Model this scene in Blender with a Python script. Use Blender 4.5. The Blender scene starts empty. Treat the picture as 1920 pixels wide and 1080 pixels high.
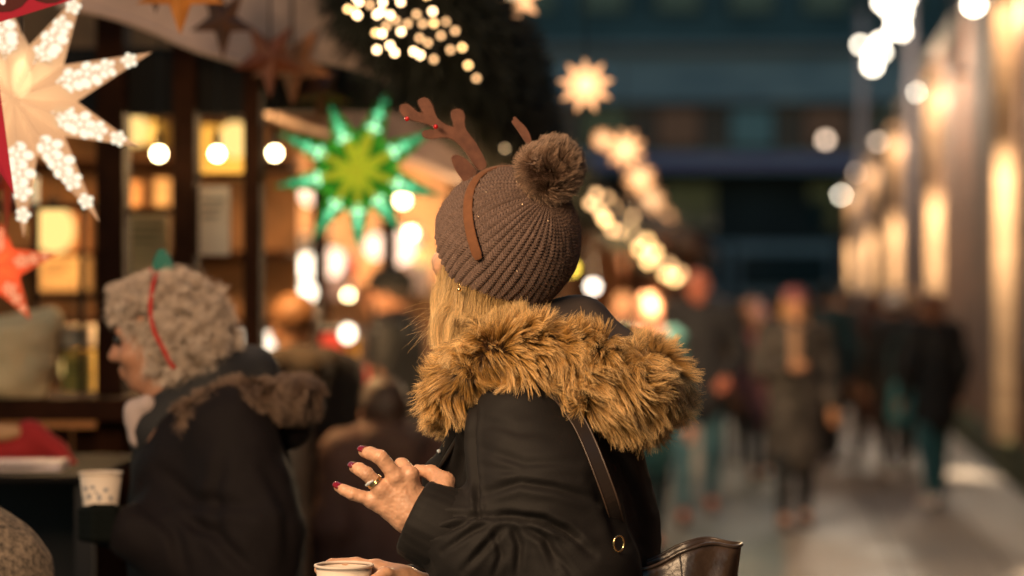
SKY=.25; KEY=66
import bpy, math, random
import numpy as np
from mathutils import Vector, Matrix, noise as mnoise
random.seed(7); RS = np.random.RandomState(7)
sc = bpy.context.scene
COL = sc.collection
PI = math.pi
FPX = 4533.0; CAMZ = 1.55
# street axis, 6.2 degrees right of the lens axis
PSI = math.atan2(495, FPX)
SU = np.array([math.sin(PSI), math.cos(PSI), 0.0]); SRT = np.array([math.cos(PSI), -math.sin(PSI), 0.0])

def P(px, py, D):
    return np.array([(px-960.0)/FPX*D, D, CAMZ+(540.0-py)/FPX*D])
def S(L, s, z=0.0):
    return SRT*L + SU*s + np.array([0, 0, z])
def unit(v):
    v = np.array(v, float); return v/np.linalg.norm(v)

# ------------------------------------------------------------ linking
def tag(o, label=None, cat=None, group=None, kind=None):
    if label: o['label'] = label
    if cat: o['category'] = cat
    if group: o['group'] = group
    if kind: o['kind'] = kind
    return o
def empty(name, loc, label=None, cat=None, group=None):
    o = bpy.data.objects.new(name, None); COL.objects.link(o)
    o.location = [float(c) for c in loc]; o.empty_display_size = .1
    o['_b'] = 1; del o['_b']
    return tag(o, label, cat, group)
def link(name, data, parent=None, world=True):
    o = bpy.data.objects.new(name, data); COL.objects.link(o)
    if parent is not None:
        o.parent = parent
        if world:
            M = Matrix.Identity(4)
            p = parent
            chain = []
            while p is not None:
                chain.append(p); p = p.parent
            for q in reversed(chain):
                M = M @ q.matrix_parent_inverse @ Matrix.Translation(q.location)
            o.matrix_parent_inverse = M.inverted()
    return o
def mk(name, V, F, mat, parent=None, smooth=False):
    me = bpy.data.meshes.new(name)
    V = np.asarray(V, dtype=np.float32).reshape(-1, 3)
    if isinstance(F, np.ndarray):
        n = len(F); k = F.shape[1]
        me.vertices.add(len(V)); me.vertices.foreach_set('co', V.ravel())
        me.loops.add(n*k); me.loops.foreach_set('vertex_index', F.astype(np.int32).ravel())
        me.polygons.add(n)
        me.polygons.foreach_set('loop_start', (np.arange(n)*k).astype(np.int32))
        me.polygons.foreach_set('loop_total', np.full(n, k, np.int32))
        me.update(calc_edges=True); me.validate()
    else:
        me.from_pydata([tuple(map(float, v)) for v in V], [], F); me.update()
    if mat is not None: me.materials.append(mat)
    if smooth: me.polygons.foreach_set('use_smooth', [True]*len(me.polygons))
    return link(name, me, parent)

class MB:
    """collects shapes that belong to one part"""
    def __init__(s): s.V = []; s.F = []
    def add(s, V, F):
        o = len(s.V); s.V += [tuple(map(float, v)) for v in V]
        s.F += [tuple(int(i)+o for i in f) for f in F]; return s
    def box(s, c, size, ax=None, bev=0.0):
        ax = np.eye(3) if ax is None else np.array(ax, float)
        h = np.array(size)/2.0
        if bev <= 0:
            V = []
            for i in (-1, 1):
                for j in (-1, 1):
                    for k in (-1, 1): V.append(np.array(c)+ax.T @ (h*np.array([i, j, k])))
            return s.add(V, [(0,1,3,2),(4,6,7,5),(0,4,5,1),(2,3,7,6),(0,2,6,4),(1,5,7,3)])
        # chamfered box: 24 verts
        import bmesh
        bm = bmesh.new(); bmesh.ops.create_cube(bm, size=2)
        for v in bm.verts: v.co = Vector([v.co[q]*h[q] for q in range(3)])
        bmesh.ops.bevel(bm, geom=bm.edges[:], offset=bev, segments=2, profile=.7, affect='EDGES')
        bm.verts.index_update()
        V = [np.array(c)+ax.T @ np.array(v.co) for v in bm.verts]
        F = [[v.index for v in f.verts] for f in bm.faces]; bm.free()
        return s.add(V, F)
    def tube(s, pts, r, seg=8, cap=True, flat=None):
        pts = [np.array(p, float) for p in pts]; n = len(pts)
        rs = r if hasattr(r, '__len__') else [r]*n
        T = []
        for i in range(n):
            T.append(unit(pts[min(i+1, n-1)]-pts[max(i-1, 0)]))
        ref = np.array([0, 0, 1.0]) if abs(T[0][2]) < .9 else np.array([1.0, 0, 0])
        A = unit(np.cross(T[0], ref)); V = []
        for i in range(n):
            A = unit(A-T[i]*np.dot(A, T[i])); B = np.cross(T[i], A)
            for k in range(seg):
                a = 2*PI*k/seg; V.append(pts[i]+rs[i]*(A*math.cos(a)+B*math.sin(a)))
        F = []
        for i in range(n-1):
            for k in range(seg):
                k2 = (k+1) % seg
                F.append((i*seg+k, i*seg+k2, (i+1)*seg+k2, (i+1)*seg+k))
        if cap: F.append(tuple(range(seg))[::-1]); F.append(tuple((n-1)*seg+k for k in range(seg)))
        return s.add(V, F)
    def lathe(s, c, prof, seg=24, ax=None, capb=True, capt=True):
        ax = np.eye(3) if ax is None else np.array(ax, float)
        V = []; n = len(prof)
        for r, z in prof:
            for k in range(seg):
                a = 2*PI*k/seg
                V.append(np.array(c)+ax.T @ np.array([r*math.cos(a), r*math.sin(a), z]))
        F = []
        for i in range(n-1):
            for k in range(seg):
                k2 = (k+1) % seg
                F.append((i*seg+k, i*seg+k2, (i+1)*seg+k2, (i+1)*seg+k))
        if capb: F.append(tuple(range(seg))[::-1])
        if capt: F.append(tuple((n-1)*seg+k for k in range(seg)))
        return s.add(V, F)
    def sphere(s, c, r, seg=16, rings=10, sc_=(1, 1, 1)):
        prof = [(max(1e-4, r*math.sin(PI*i/rings))*sc_[0], -r*math.cos(PI*i/rings)*sc_[2]) for i in range(rings+1)]
        return s.lathe(c, prof, seg)
    def prism(s, poly, th, fr):
        """poly: 3D points of a flat outline; th thickness along fr"""
        poly = [np.array(p, float) for p in poly]; fr = unit(fr)*th/2; n = len(poly)
        V = [p+fr for p in poly]+[p-fr for p in poly]
        F = [tuple(range(n)), tuple(range(2*n-1, n-1, -1))]
        F += [(i, n+i, n+(i+1) % n, (i+1) % n) for i in range(n)]
        return s.add(V, F)
    def build(s, name, mat, parent=None, smooth=False):
        return mk(name, s.V, s.F, mat, parent, smooth)

# ------------------------------------------------------------ signed distance modelling
def cap(a, b, ra, rb=None, k=.01, op=1, n=None, s=1.0):
    return dict(t='c', a=np.array(a, float), b=np.array(b, float), ra=ra, rb=ra if rb is None else rb, k=k, op=op, n=None if n is None else unit(n), s=s)
def ell(c, rad, fr=None, k=.01, op=1):
    return dict(t='e', c=np.array(c, float), rad=np.array(rad, float), fr=np.eye(3) if fr is None else np.array(fr, float), k=k, op=op)
def sdf_mesh(prims, h):
    lo = np.full(3, 1e9); hi = -lo
    bbs = []
    for p in prims:
        if p['t'] == 'c':
            r = max(p['ra'], p['rb'])/min(1.0, p['s'])
            l = np.minimum(p['a'], p['b'])-r; u = np.maximum(p['a'], p['b'])+r
        else:
            r = p['rad'].max(); l = p['c']-r; u = p['c']+r
        bbs.append((l, u))
        if p['op'] > 0: lo = np.minimum(lo, l); hi = np.maximum(hi, u)
    lo = lo-4*h; hi = hi+4*h
    N = np.ceil((hi-lo)/h).astype(int)+1
    F = np.full(N, 1.0, np.float32)
    for p, (l, u) in zip(prims, bbs):
        m = p['k']+4*h
        i0 = np.clip(np.floor((l-m-lo)/h).astype(int), 0, N-1); i1 = np.clip(np.ceil((u+m-lo)/h).astype(int)+1, 1, N)
        if (i1 <= i0).any(): continue
        g = [(lo[q]+h*np.arange(i0[q], i1[q])).astype(np.float32) for q in range(3)]
        X = g[0][:, None, None]; Y = g[1][None, :, None]; Z = g[2][None, None, :]
        if p['t'] == 'c':
            a = p['a']; ba = p['b']-a; L2 = max(float(ba@ba), 1e-12)
            dx, dy, dz = X-a[0], Y-a[1], Z-a[2]
            t = np.clip((dx*ba[0]+dy*ba[1]+dz*ba[2])/L2, 0, 1)
            vx = dx-t*ba[0]; vy = dy-t*ba[1]; vz = dz-t*ba[2]
            if p['n'] is not None:
                nn = p['n']; d = (vx*nn[0]+vy*nn[1]+vz*nn[2])*(p['s']-1)
                vx = vx+d*nn[0]; vy = vy+d*nn[1]; vz = vz+d*nn[2]
            D = np.sqrt(vx*vx+vy*vy+vz*vz)-(p['ra']+(p['rb']-p['ra'])*t)
        else:
            c = p['c']; R = p['fr']; rd = p['rad']
            dx, dy, dz = X-c[0], Y-c[1], Z-c[2]
            q = [(dx*R[i][0]+dy*R[i][1]+dz*R[i][2]) for i in range(3)]
            k0 = np.sqrt(sum((q[i]/rd[i])**2 for i in range(3)))
            k1 = np.sqrt(sum((q[i]/rd[i]**2)**2 for i in range(3)))+1e-9
            D = k0*(k0-1)/k1
        sl = tuple(slice(i0[q], i1[q]) for q in range(3))
        A = F[sl]; k = p['k']
        if p['op'] > 0:
            hh = np.maximum(k-np.abs(A-D), 0)/k; F[sl] = np.minimum(A, D)-hh*hh*k*.25
        else:
            B = -D; hh = np.maximum(k-np.abs(A-B), 0)/k; F[sl] = np.maximum(A, B)+hh*hh*k*.25
    ins = F < 0
    # surface nets
    c = np.zeros(tuple(N-1), np.int8)
    offs = [(i, j, k) for i in (0, 1) for j in (0, 1) for k in (0, 1)]
    for o in offs: c += ins[o[0]:N[0]-1+o[0], o[1]:N[1]-1+o[1], o[2]:N[2]-1+o[2]]
    ci = np.argwhere((c > 0) & (c < 8))
    idx = np.full(tuple(N-1), -1, np.int32); idx[tuple(ci.T)] = np.arange(len(ci))
    acc = np.zeros((len(ci), 3)); cnt = np.zeros(len(ci))
    vals = {o: F[ci[:, 0]+o[0], ci[:, 1]+o[1], ci[:, 2]+o[2]].astype(float) for o in offs}
    for a in offs:
        for ax in range(3):
            if a[ax] == 1: continue
            b = list(a); b[ax] = 1; b = tuple(b)
            va, vb = vals[a], vals[b]; m = (va < 0) != (vb < 0)
            t = np.where(m, va/(va-vb+1e-20), 0)
            pnt = np.array(a, float)[None, :].repeat(len(ci), 0); pnt[:, ax] += t
            acc[m] += pnt[m]; cnt[m] += 1
    V = lo+h*(ci+acc/cnt[:, None])
    Q = []
    for ax in range(3):
        sh = [slice(None)]*3; sh2 = [slice(None)]*3
        sh[ax] = slice(0, N[ax]-1); sh2[ax] = slice(1, N[ax])
        e = ins[tuple(sh)] != ins[tuple(sh2)]
        ed = np.argwhere(e); b1, b2 = [(1, 2), (2, 0), (0, 1)][ax]
        ed = ed[(ed[:, b1] > 0) & (ed[:, b2] > 0)]
        s0 = ins[tuple(ed.T)]
        def cid(d1, d2):
            q = ed.copy(); q[:, b1] += d1; q[:, b2] += d2; return idx[tuple(q.T)]
        q = np.stack([cid(-1, -1), cid(0, -1), cid(0, 0), cid(-1, 0)], 1)
        q[~s0] = q[~s0][:, ::-1]
        Q.append(q)
    return V, np.concatenate(Q)
def vnormals(V, Q):
    a, b, c, d = V[Q[:, 0]], V[Q[:, 1]], V[Q[:, 2]], V[Q[:, 3]]
    n = np.cross(c-a, d-b); N = np.zeros_like(V)
    for i in range(4): np.add.at(N, Q[:, i], n)
    return N/(np.linalg.norm(N, axis=1, keepdims=True)+1e-12)
def vsmooth(V, Q, it=2, lam=.5):
    for _ in range(it):
        S_ = np.zeros_like(V); C = np.zeros(len(V))
        for i in range(4):
            j = (i+1) % 4
            np.add.at(S_, Q[:, i], V[Q[:, j]]); np.add.at(C, Q[:, i], 1)
            np.add.at(S_, Q[:, j], V[Q[:, i]]); np.add.at(C, Q[:, j], 1)
        V = V*(1-lam)+lam*S_/C[:, None]
    return V
def sdf(name, prims, h, mat, parent, sm=2, disp=None, extra=None):
    V, Q = sdf_mesh(prims, h); V = vsmooth(V, Q, sm)
    if disp is not None: V = V+vnormals(V, Q)*disp(V, vnormals(V, Q))[:, None]
    if extra is not None:
        for (V2, Q2) in extra:
            Q = np.concatenate([Q, Q2+len(V)]); V = np.concatenate([V, V2])
    return mk(name, V, Q, mat, parent, True)
# gradient-free value noise in numpy
_T = RS.rand(64, 64, 64).astype(np.float32)*2-1
def vn(p, f):
    q = np.asarray(p)*f+100.0; i = np.floor(q).astype(int); t = q-i; t = t*t*(3-2*t)
    r = 0
    for a in (0, 1):
        for b in (0, 1):
            for c in (0, 1):
                w = (t[:, 0] if a else 1-t[:, 0])*(t[:, 1] if b else 1-t[:, 1])*(t[:, 2] if c else 1-t[:, 2])
                r = r+w*_T[(i[:, 0]+a) % 64, (i[:, 1]+b) % 64, (i[:, 2]+c) % 64]
    return r
def vn3(p, f):
    return np.stack([vn(p, f), vn(np.asarray(p)+17.3, f), vn(np.asarray(p)+41.7, f)], 1)

# ------------------------------------------------------------ hair
def hair(name, PT, rad, mat, parent=None, tip=.25):
    """PT: (n, k, 3) world points"""
    n, k, _ = PT.shape
    hc = bpy.data.hair_curves.new(name); hc.add_curves([k]*n)
    hc.attributes['position'].data.foreach_set('vector', PT.astype(np.float32).ravel())
    ra = hc.attributes.new('radius', 'FLOAT', 'POINT') if 'radius' not in hc.attributes else hc.attributes['radius']
    taper = np.linspace(1, tip, k)
    rr = (np.ones((n, 1))*taper[None, :])*(rad if np.isscalar(rad) else np.asarray(rad)[:, None])
    ra.data.foreach_set('value', rr.astype(np.float32).ravel())
    hc.materials.append(mat)
    return link(name, hc, parent)

# ------------------------------------------------------------ materials
def pbr(name, col, rough=.6, spec=.5, metal=0, bump=0, bscale=50, var=0, vscale=8, sheen=0, bw=0, emit=None, es=0, sss=0, trans=0, coat=0, bdist=.002):
    m = bpy.data.materials.new(name); m.use_nodes = True; nt = m.node_tree; b = nt.nodes['Principled BSDF']
    b.inputs['Base Color'].default_value = (*col, 1); b.inputs['Roughness'].default_value = rough
    b.inputs['Specular IOR Level'].default_value = spec; b.inputs['Metallic'].default_value = metal
    b.inputs['Coat Weight'].default_value = coat
    if sheen:
        b.inputs['Sheen Weight'].default_value = sheen; b.inputs['Sheen Roughness'].default_value = .5
        b.inputs['Sheen Tint'].default_value = (*[min(1, c*3+.2) for c in col], 1)
    if sss:
        b.inputs['Subsurface Weight'].default_value = sss; b.inputs['Subsurface Radius'].default_value = (.012, .005, .003)
        b.inputs['Subsurface Scale'].default_value = 1.0
    if emit is not None:
        b.inputs['Emission Color'].default_value = (*emit, 1); b.inputs['Emission Strength'].default_value = es
    tc = nt.nodes.new('ShaderNodeTexCoord')
    if var:
        nz = nt.nodes.new('ShaderNodeTexNoise'); nz.inputs['Scale'].default_value = vscale; nz.inputs['Detail'].default_value = 5
        nt.links.new(tc.outputs['Object'], nz.inputs['Vector'])
        mx = nt.nodes.new('ShaderNodeMix'); mx.data_type = 'RGBA'
        mx.inputs['A'].default_value = (*[c*(1-var) for c in col], 1); mx.inputs['B'].default_value = (*[min(1, c*(1+var)) for c in col], 1)
        cr = nt.nodes.new('ShaderNodeMapRange'); cr.inputs[1].default_value = .3; cr.inputs[2].default_value = .7
        nt.links.new(nz.outputs[0], cr.inputs[0]); nt.links.new(cr.outputs[0], mx.inputs['Factor'])
        nt.links.new(mx.outputs['Result'], b.inputs['Base Color'])
    if bump:
        nz = nt.nodes.new('ShaderNodeTexNoise'); nz.inputs['Scale'].default_value = bscale; nz.inputs['Detail'].default_value = 6
        nt.links.new(tc.outputs['Object'], nz.inputs['Vector'])
        bp = nt.nodes.new('ShaderNodeBump'); bp.inputs['Strength'].default_value = bump; bp.inputs['Distance'].default_value = bdist
        nt.links.new(nz.outputs[0], bp.inputs['Height']); nt.links.new(bp.outputs[0], b.inputs['Normal'])
    return m
def glow(name, col, s):
    m = bpy.data.materials.new(name); m.use_nodes = True; nt = m.node_tree
    for n in list(nt.nodes): nt.nodes.remove(n)
    e = nt.nodes.new('ShaderNodeEmission'); o = nt.nodes.new('ShaderNodeOutputMaterial')
    e.inputs[0].default_value = (*col, 1); e.inputs[1].default_value = s
    nt.links.new(e.outputs[0], o.inputs[0]); return m
def paper_glow(name, col, em, trans=.25, emcol=None):
    """lit paper: glows through, and lets some lamp light pass"""
    m = bpy.data.materials.new(name); m.use_nodes = True; nt = m.node_tree
    for n in list(nt.nodes): nt.nodes.remove(n)
    o = nt.nodes.new('ShaderNodeOutputMaterial')
    tl = nt.nodes.new('ShaderNodeBsdfTranslucent'); tl.inputs[0].default_value = (*col, 1)
    df = nt.nodes.new('ShaderNodeBsdfDiffuse'); df.inputs[0].default_value = (*col, 1)
    tp = nt.nodes.new('ShaderNodeBsdfTransparent'); tp.inputs[0].default_value = (*col, 1)
    e = nt.nodes.new('ShaderNodeEmission'); e.inputs[0].default_value = (*(emcol or col), 1); e.inputs[1].default_value = em
    m1 = nt.nodes.new('ShaderNodeMixShader'); m1.inputs[0].default_value = .3
    nt.links.new(tl.outputs[0], m1.inputs[1]); nt.links.new(df.outputs[0], m1.inputs[2])
    m2 = nt.nodes.new('ShaderNodeMixShader'); m2.inputs[0].default_value = trans
    nt.links.new(m1.outputs[0], m2.inputs[1]); nt.links.new(tp.outputs[0], m2.inputs[2])
    a = nt.nodes.new('ShaderNodeAddShader'); nt.links.new(m2.outputs[0], a.inputs[0]); nt.links.new(e.outputs[0], a.inputs[1])
    nt.links.new(a.outputs[0], o.inputs[0]); return m
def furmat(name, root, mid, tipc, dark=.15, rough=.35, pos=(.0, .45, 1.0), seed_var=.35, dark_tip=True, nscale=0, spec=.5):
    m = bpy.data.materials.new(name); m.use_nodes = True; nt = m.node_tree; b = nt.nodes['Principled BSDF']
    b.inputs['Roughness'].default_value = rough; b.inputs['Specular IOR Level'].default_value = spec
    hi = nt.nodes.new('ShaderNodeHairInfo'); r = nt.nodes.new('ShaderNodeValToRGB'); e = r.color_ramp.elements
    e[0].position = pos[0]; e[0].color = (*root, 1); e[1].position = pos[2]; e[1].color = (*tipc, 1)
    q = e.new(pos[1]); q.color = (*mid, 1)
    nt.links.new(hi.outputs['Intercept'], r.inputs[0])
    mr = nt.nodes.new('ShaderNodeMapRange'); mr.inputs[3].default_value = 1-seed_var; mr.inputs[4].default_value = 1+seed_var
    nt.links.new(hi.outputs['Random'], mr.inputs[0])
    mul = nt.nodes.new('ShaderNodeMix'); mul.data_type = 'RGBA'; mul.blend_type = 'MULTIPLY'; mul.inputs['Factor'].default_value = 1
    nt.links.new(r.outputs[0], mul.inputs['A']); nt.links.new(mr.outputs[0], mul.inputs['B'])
    out = mul.outputs['Result']
    if dark_tip:
        # a share of guard hairs with dark tips
        gt = nt.nodes.new('ShaderNodeMath'); gt.operation = 'LESS_THAN'; gt.inputs[1].default_value = dark
        nt.links.new(hi.outputs['Random'], gt.inputs[0])
        ii = nt.nodes.new('ShaderNodeMapRange'); ii.inputs[1].default_value = .45; ii.inputs[2].default_value = .75
        nt.links.new(hi.outputs['Intercept'], ii.inputs[0])
        mm = nt.nodes.new('ShaderNodeMath'); mm.operation = 'MULTIPLY'
        nt.links.new(gt.outputs[0], mm.inputs[0]); nt.links.new(ii.outputs[0], mm.inputs[1])
        mx = nt.nodes.new('ShaderNodeMix'); mx.data_type = 'RGBA'; mx.inputs['B'].default_value = (.012, .008, .005, 1)
        nt.links.new(mm.outputs[0], mx.inputs['Factor']); nt.links.new(out, mx.inputs['A']); out = mx.outputs['Result']
    nt.links.new(out, b.inputs['Base Color'])
    return m

def lamp(name, loc, power, col, r=.03, parent=None, typ='POINT', **kw):
    l = bpy.data.lights.new(name, typ); l.energy = power; l.color = col
    if typ in ('POINT', 'SPOT'): l.shadow_soft_size = r
    for k, v in kw.items(): setattr(l, k, v)
    o = link(name, l, parent); o.location = [float(c) for c in loc]
    return o

M = {}
M['skin'] = pbr('skin', (.52, .29, .18), .42, sss=.15, bump=.55, bscale=260, var=.22, vscale=38, bdist=.0007)
M['skin_old'] = pbr('skin_fair', (.40, .19, .11), .5, bump=.3, bscale=120, var=.15, vscale=20)
M['nail'] = pbr('nail_polish', (.17, .004, .008), .15, coat=1)
M['jacket'] = pbr('black_parka_cloth', (.0090, .0075, .0070), .72, sheen=.05, bump=.6, bscale=420, bdist=.0007, spec=.21, var=.15, vscale=12)
M['black'] = pbr('black_cloth', (.012, .011, .012), .8, bump=.3, bscale=30)
M['lining'] = pbr('grey_lining', (.07, .05, .04), .8)
M['felt'] = pbr('brown_felt', (.105, .042, .026), .9, bump=.6, bscale=350, var=.25, vscale=60, bdist=.001, sheen=.3)
M['felt_band'] = pbr('rust_felt', (.13, .046, .014), .85, bump=.5, bscale=400, var=.15, vscale=80, bdist=.0008, sheen=.3)
M['gem'] = pbr('red_gem', (.35, .005, .005), .1, coat=1)
M['gold'] = pbr('gold_metal', (.9, .62, .28), .2, metal=1)
M['diamond'] = pbr('clear_stone', (.95, .93, .9), .05, spec=1, metal=.6)
M['leather'] = pbr('brown_black_leather', (.045, .029, .021), .30, bump=.7, bscale=38, var=.85, vscale=11, bdist=.004)
M['strap'] = pbr('strap_leather', (.02, .014, .011), .35)
M['cup'] = pbr('paper_cup', (.62, .52, .44), .6, bump=.1, bscale=80, var=.08, vscale=30)
M['jeans'] = pbr('dark_denim', (.02, .05, .07), .9, bump=.2, bscale=200)
M['shoe'] = pbr('shoe_leather', (.02, .015, .012), .5)
# ================================================================ the woman in front
WD = 4.0
def w(px, py, t=0.0):        # a point of the woman: t metres nearer than 4 m
    return P(px, py, WD-t)
def pxpy(V):
    return 960+V[:, 0]/V[:, 1]*FPX, 540-(V[:, 2]-CAMZ)/V[:, 1]*FPX
def stroke_field(V, strokes):
    """fold lines: px polylines (points, width px, depth m) -> displacement"""
    x, y = pxpy(V); d = np.zeros(len(V))
    for pts, wd, am in strokes:
        best = np.full(len(V), 1e9); sg = np.zeros(len(V)); tt = np.zeros(len(V))
        n = len(pts)-1
        for i in range(n):
            (x0, y0), (x1, y1) = pts[i], pts[i+1]
            bx, by = x1-x0, y1-y0; L2 = bx*bx+by*by
            t = np.clip(((x-x0)*bx+(y-y0)*by)/L2, 0, 1)
            dx, dy = x-(x0+t*bx), y-(y0+t*by); q = np.hypot(dx, dy)
            m = q < best; best = np.where(m, q, best); tt = np.where(m, (i+t)/n, tt)
            sg = np.where(m, np.sign(bx*dy-by*dx), sg)
        e = np.sin(np.clip(tt, 0.04, .96)*PI)**.6
        u = best*sg/wd
        d += am*e*(-np.exp(-u*u)+.55*np.exp(-((u-1.7)/1.1)**2)+.35*np.exp(-((u+1.7)/1.1)**2))
    return d
def head_frame(fwd, up=(0, 0, 1), roll=0):
    f = unit(fwd); r = unit(np.cross(f, up)); u = np.cross(r, f)
    return r, f, u
def head_prims(c, fr, s=1.0, neck=None, ears=True, detail=True):
    r, f, u = fr; A = np.array([r, f, u])
    def q(x, y, z): return c+s*(r*x+f*y+u*z)
    L = [ell(q(0, -.012, .022), (.076*s, .094*s, .093*s), A, .02), ell(q(0, .030, -.045), (.056*s, .062*s, .066*s), A, .03),
         ell(q(0, .055, -.088), (.025*s, .026*s, .020*s), A, .03)]
    if detail:
        L += [cap(q(0, .088, .012), q(0, .112, -.028), .008*s, .013*s, .012), cap(q(-.014, .098, -.033), q(.014, .098, -.033), .008*s, .008*s, .01),
              cap(q(-.035, .078, .020), q(.035, .078, .020), .012*s, .012*s, .02),
              cap(q(-.018, .090, -.058), q(.018, .090, -.058), .008*s, .008*s, .008), cap(q(-.014, .088, -.070), q(.014, .088, -.070), .009*s, .009*s, .008),
              ell(q(-.033, .092, .004), (.015*s, .014*s, .010*s), A, .012, -1), ell(q(.033, .092, .004), (.015*s, .014*s, .010*s), A, .012, -1),
              ell(q(-.040, .062, -.030), (.026*s, .024*s, .022*s), A, .02), ell(q(.040, .062, -.030), (.026*s, .024*s, .022*s), A, .02)]
    if ears:
        for sx in (-1, 1):
            L += [ell(q(sx*.078, -.008, -.008), (.009*s, .018*s, .031*s), A, .006), ell(q(sx*.087, -.002, -.006), (.006*s, .010*s, .018*s), A, .006, -1)]
    if neck is not None: L += [cap(q(0, -.025, -.05), neck, .052*s, .06*s, .03)]
    return L

HC = w(924, 470, 0.0)                        # head centre
HF = head_frame((-.78, .58, .10))
woman = empty('person', P(1000, 540, WD)*np.array([1, 1, 0]), 'woman in taupe knit bobble hat with felt antlers and black parka with tan fur hood', 'person')
# ---- skin: one body, finer where hands and head show
nk = w(985, 650, 0)
bodyp = [cap(w(985, 700, 0), w(1040, 1150, 0), .10, .12, .05), cap(w(1040, 1150, 0), w(1045, 1270, 0), .13, .14, .05),
         cap(w(985, 800, .15), w(1060, 1070, .22), .045, .040, .03), cap(w(1060, 1070, .22), w(815, 990, .19), .038, .028, .02),
         cap(w(985, 780, -.15), w(1020, 1040, -.20), .045, .040, .03), cap(w(1020, 1040, -.20), w(800, 1100, -.02), .038, .028, .02),
         cap(w(985, 780, .12), w(985, 780, -.12), .06, .06, .05)]
hipz = w(1045, 1290, 0)
for sy in (-1, 1):
    kn = np.array([hipz[0]-.02, hipz[1]+sy*.10, .48]); an = np.array([hipz[0]+.03, hipz[1]+sy*.11, .09])
    bodyp += [cap(hipz+np.array([0, sy*.08, 0]), kn, .085, .058, .03), cap(kn, an, .055, .035, .02), cap(an, an+np.array([-.16, .05, -.05]), .033, .028, .02)]
hV, hQ = sdf_mesh(head_prims(HC, HF, 1.0, nk), .003)
hV = vsmooth(hV, hQ, 2)
# left hand, back of the hand towards the lens
def lh(x, y, t=0): return w(x, y, .21+t)
hand = [
    cap(lh(800, 990, -.005), lh(776, 968, 0), .027, .028, .02, n=(0, 1, 0), s=1.2),
    cap(lh(774, 962), lh(768, 896, .004), .021, .0145, .018), cap(lh(770, 960), lh(742, 900, .010), .021, .0140, .016),
    cap(lh(766, 965), lh(716, 922, .012), .020, .0135, .016), cap(lh(764, 974), lh(699, 941, .008), .018, .0120, .016),
    cap(lh(790, 960, -.004), lh(825, 925, -.012), .024, .020, .02),
    # knuckles
    ell(lh(768, 889, .010), (.0125, .012, .0125), None, .008), ell(lh(741, 893, .016), (.0125, .012, .0125), None, .008),
    ell(lh(714, 917, .017), (.0115, .011, .0115), None, .008), ell(lh(697, 938, .012), (.010, .010, .010), None, .008),
    # tendons
    cap(lh(775, 950, .021), lh(745, 902, .019), .0030, .0035, .005), cap(lh(768, 958, .020), lh(718, 922, .020), .003, .0035, .005),
    cap(lh(762, 968, .017), lh(702, 940, .015), .003, .0030, .005), cap(lh(781, 948, .016), lh(768, 900, .011), .003, .003, .005),
    # little
    cap(lh(699, 939, .010), lh(661, 926, .016), .0108, .0095, .006), cap(lh(661, 926, .016), lh(645, 919, .008), .0095, .0086, .003), cap(lh(645, 919, .008), lh(634, 914, -.002), .0086, .0074, .003),
    # ring
    cap(lh(716, 918, .014), lh(688, 889, .022), .0118, .0110, .006), cap(lh(688, 889, .022), lh(674, 880, .008), .0112, .0100, .003), cap(lh(674, 880, .008), lh(664, 877, -.006), .0098, .0084, .003),
    # middle
    cap(lh(742, 892, .014), lh(712, 857, .022), .0128, .0115, .006), cap(lh(712, 857, .022), lh(695, 850, .010), .0116, .0104, .003), cap(lh(695, 850, .010), lh(682, 847, -.004), .0102, .0086, .003),
    # index, bending away
    cap(lh(769, 889, .006), lh(753, 873, -.012), .0130, .0122, .006), cap(lh(753, 873, -.012), lh(748, 886, -.036), .0115, .0105, .003), cap(lh(748, 886, -.036), lh(756, 899, -.050), .0100, .0085, .003),
    # thumb
    cap(lh(828, 922, -.012), lh(834, 905, -.020), .0185, .0165, .012), cap(lh(834, 905, -.020), lh(808, 886, -.040), .0145, .0120, .008), cap(lh(808, 886, -.040), lh(784, 882, -.050), .0115, .0095, .004),
]
gV, gQ = sdf_mesh(hand, .0014); gV = vsmooth(gV, gQ, 2, .4)
# skin creases over the finger joints
def crease(V, pts):
    d = np.zeros(len(V))
    for p, ax in pts:
        v = V-p; a = v@ax; rr = np.linalg.norm(v-a[:, None]*ax, axis=1)
        d -= .0010*np.exp(-(rr/.013)**2)*(np.exp(-(a/.0009)**2)+np.exp(-((a-.0035)/.0008)**2)+np.exp(-((a+.0035)/.0008)**2))
    return d
crs = [(lh(661, 926, .02), unit(lh(634, 914)-lh(699, 939))), (lh(688, 889, .03), unit(lh(664, 877)-lh(716, 918))), (lh(712, 857, .03), unit(lh(682, 847)-lh(742, 892)))]
gV = gV+vnormals(gV, gQ)*(crease(gV, crs)+.0004*vn(gV, 260)+.0008*vn(gV, 90))[:, None]
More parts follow.
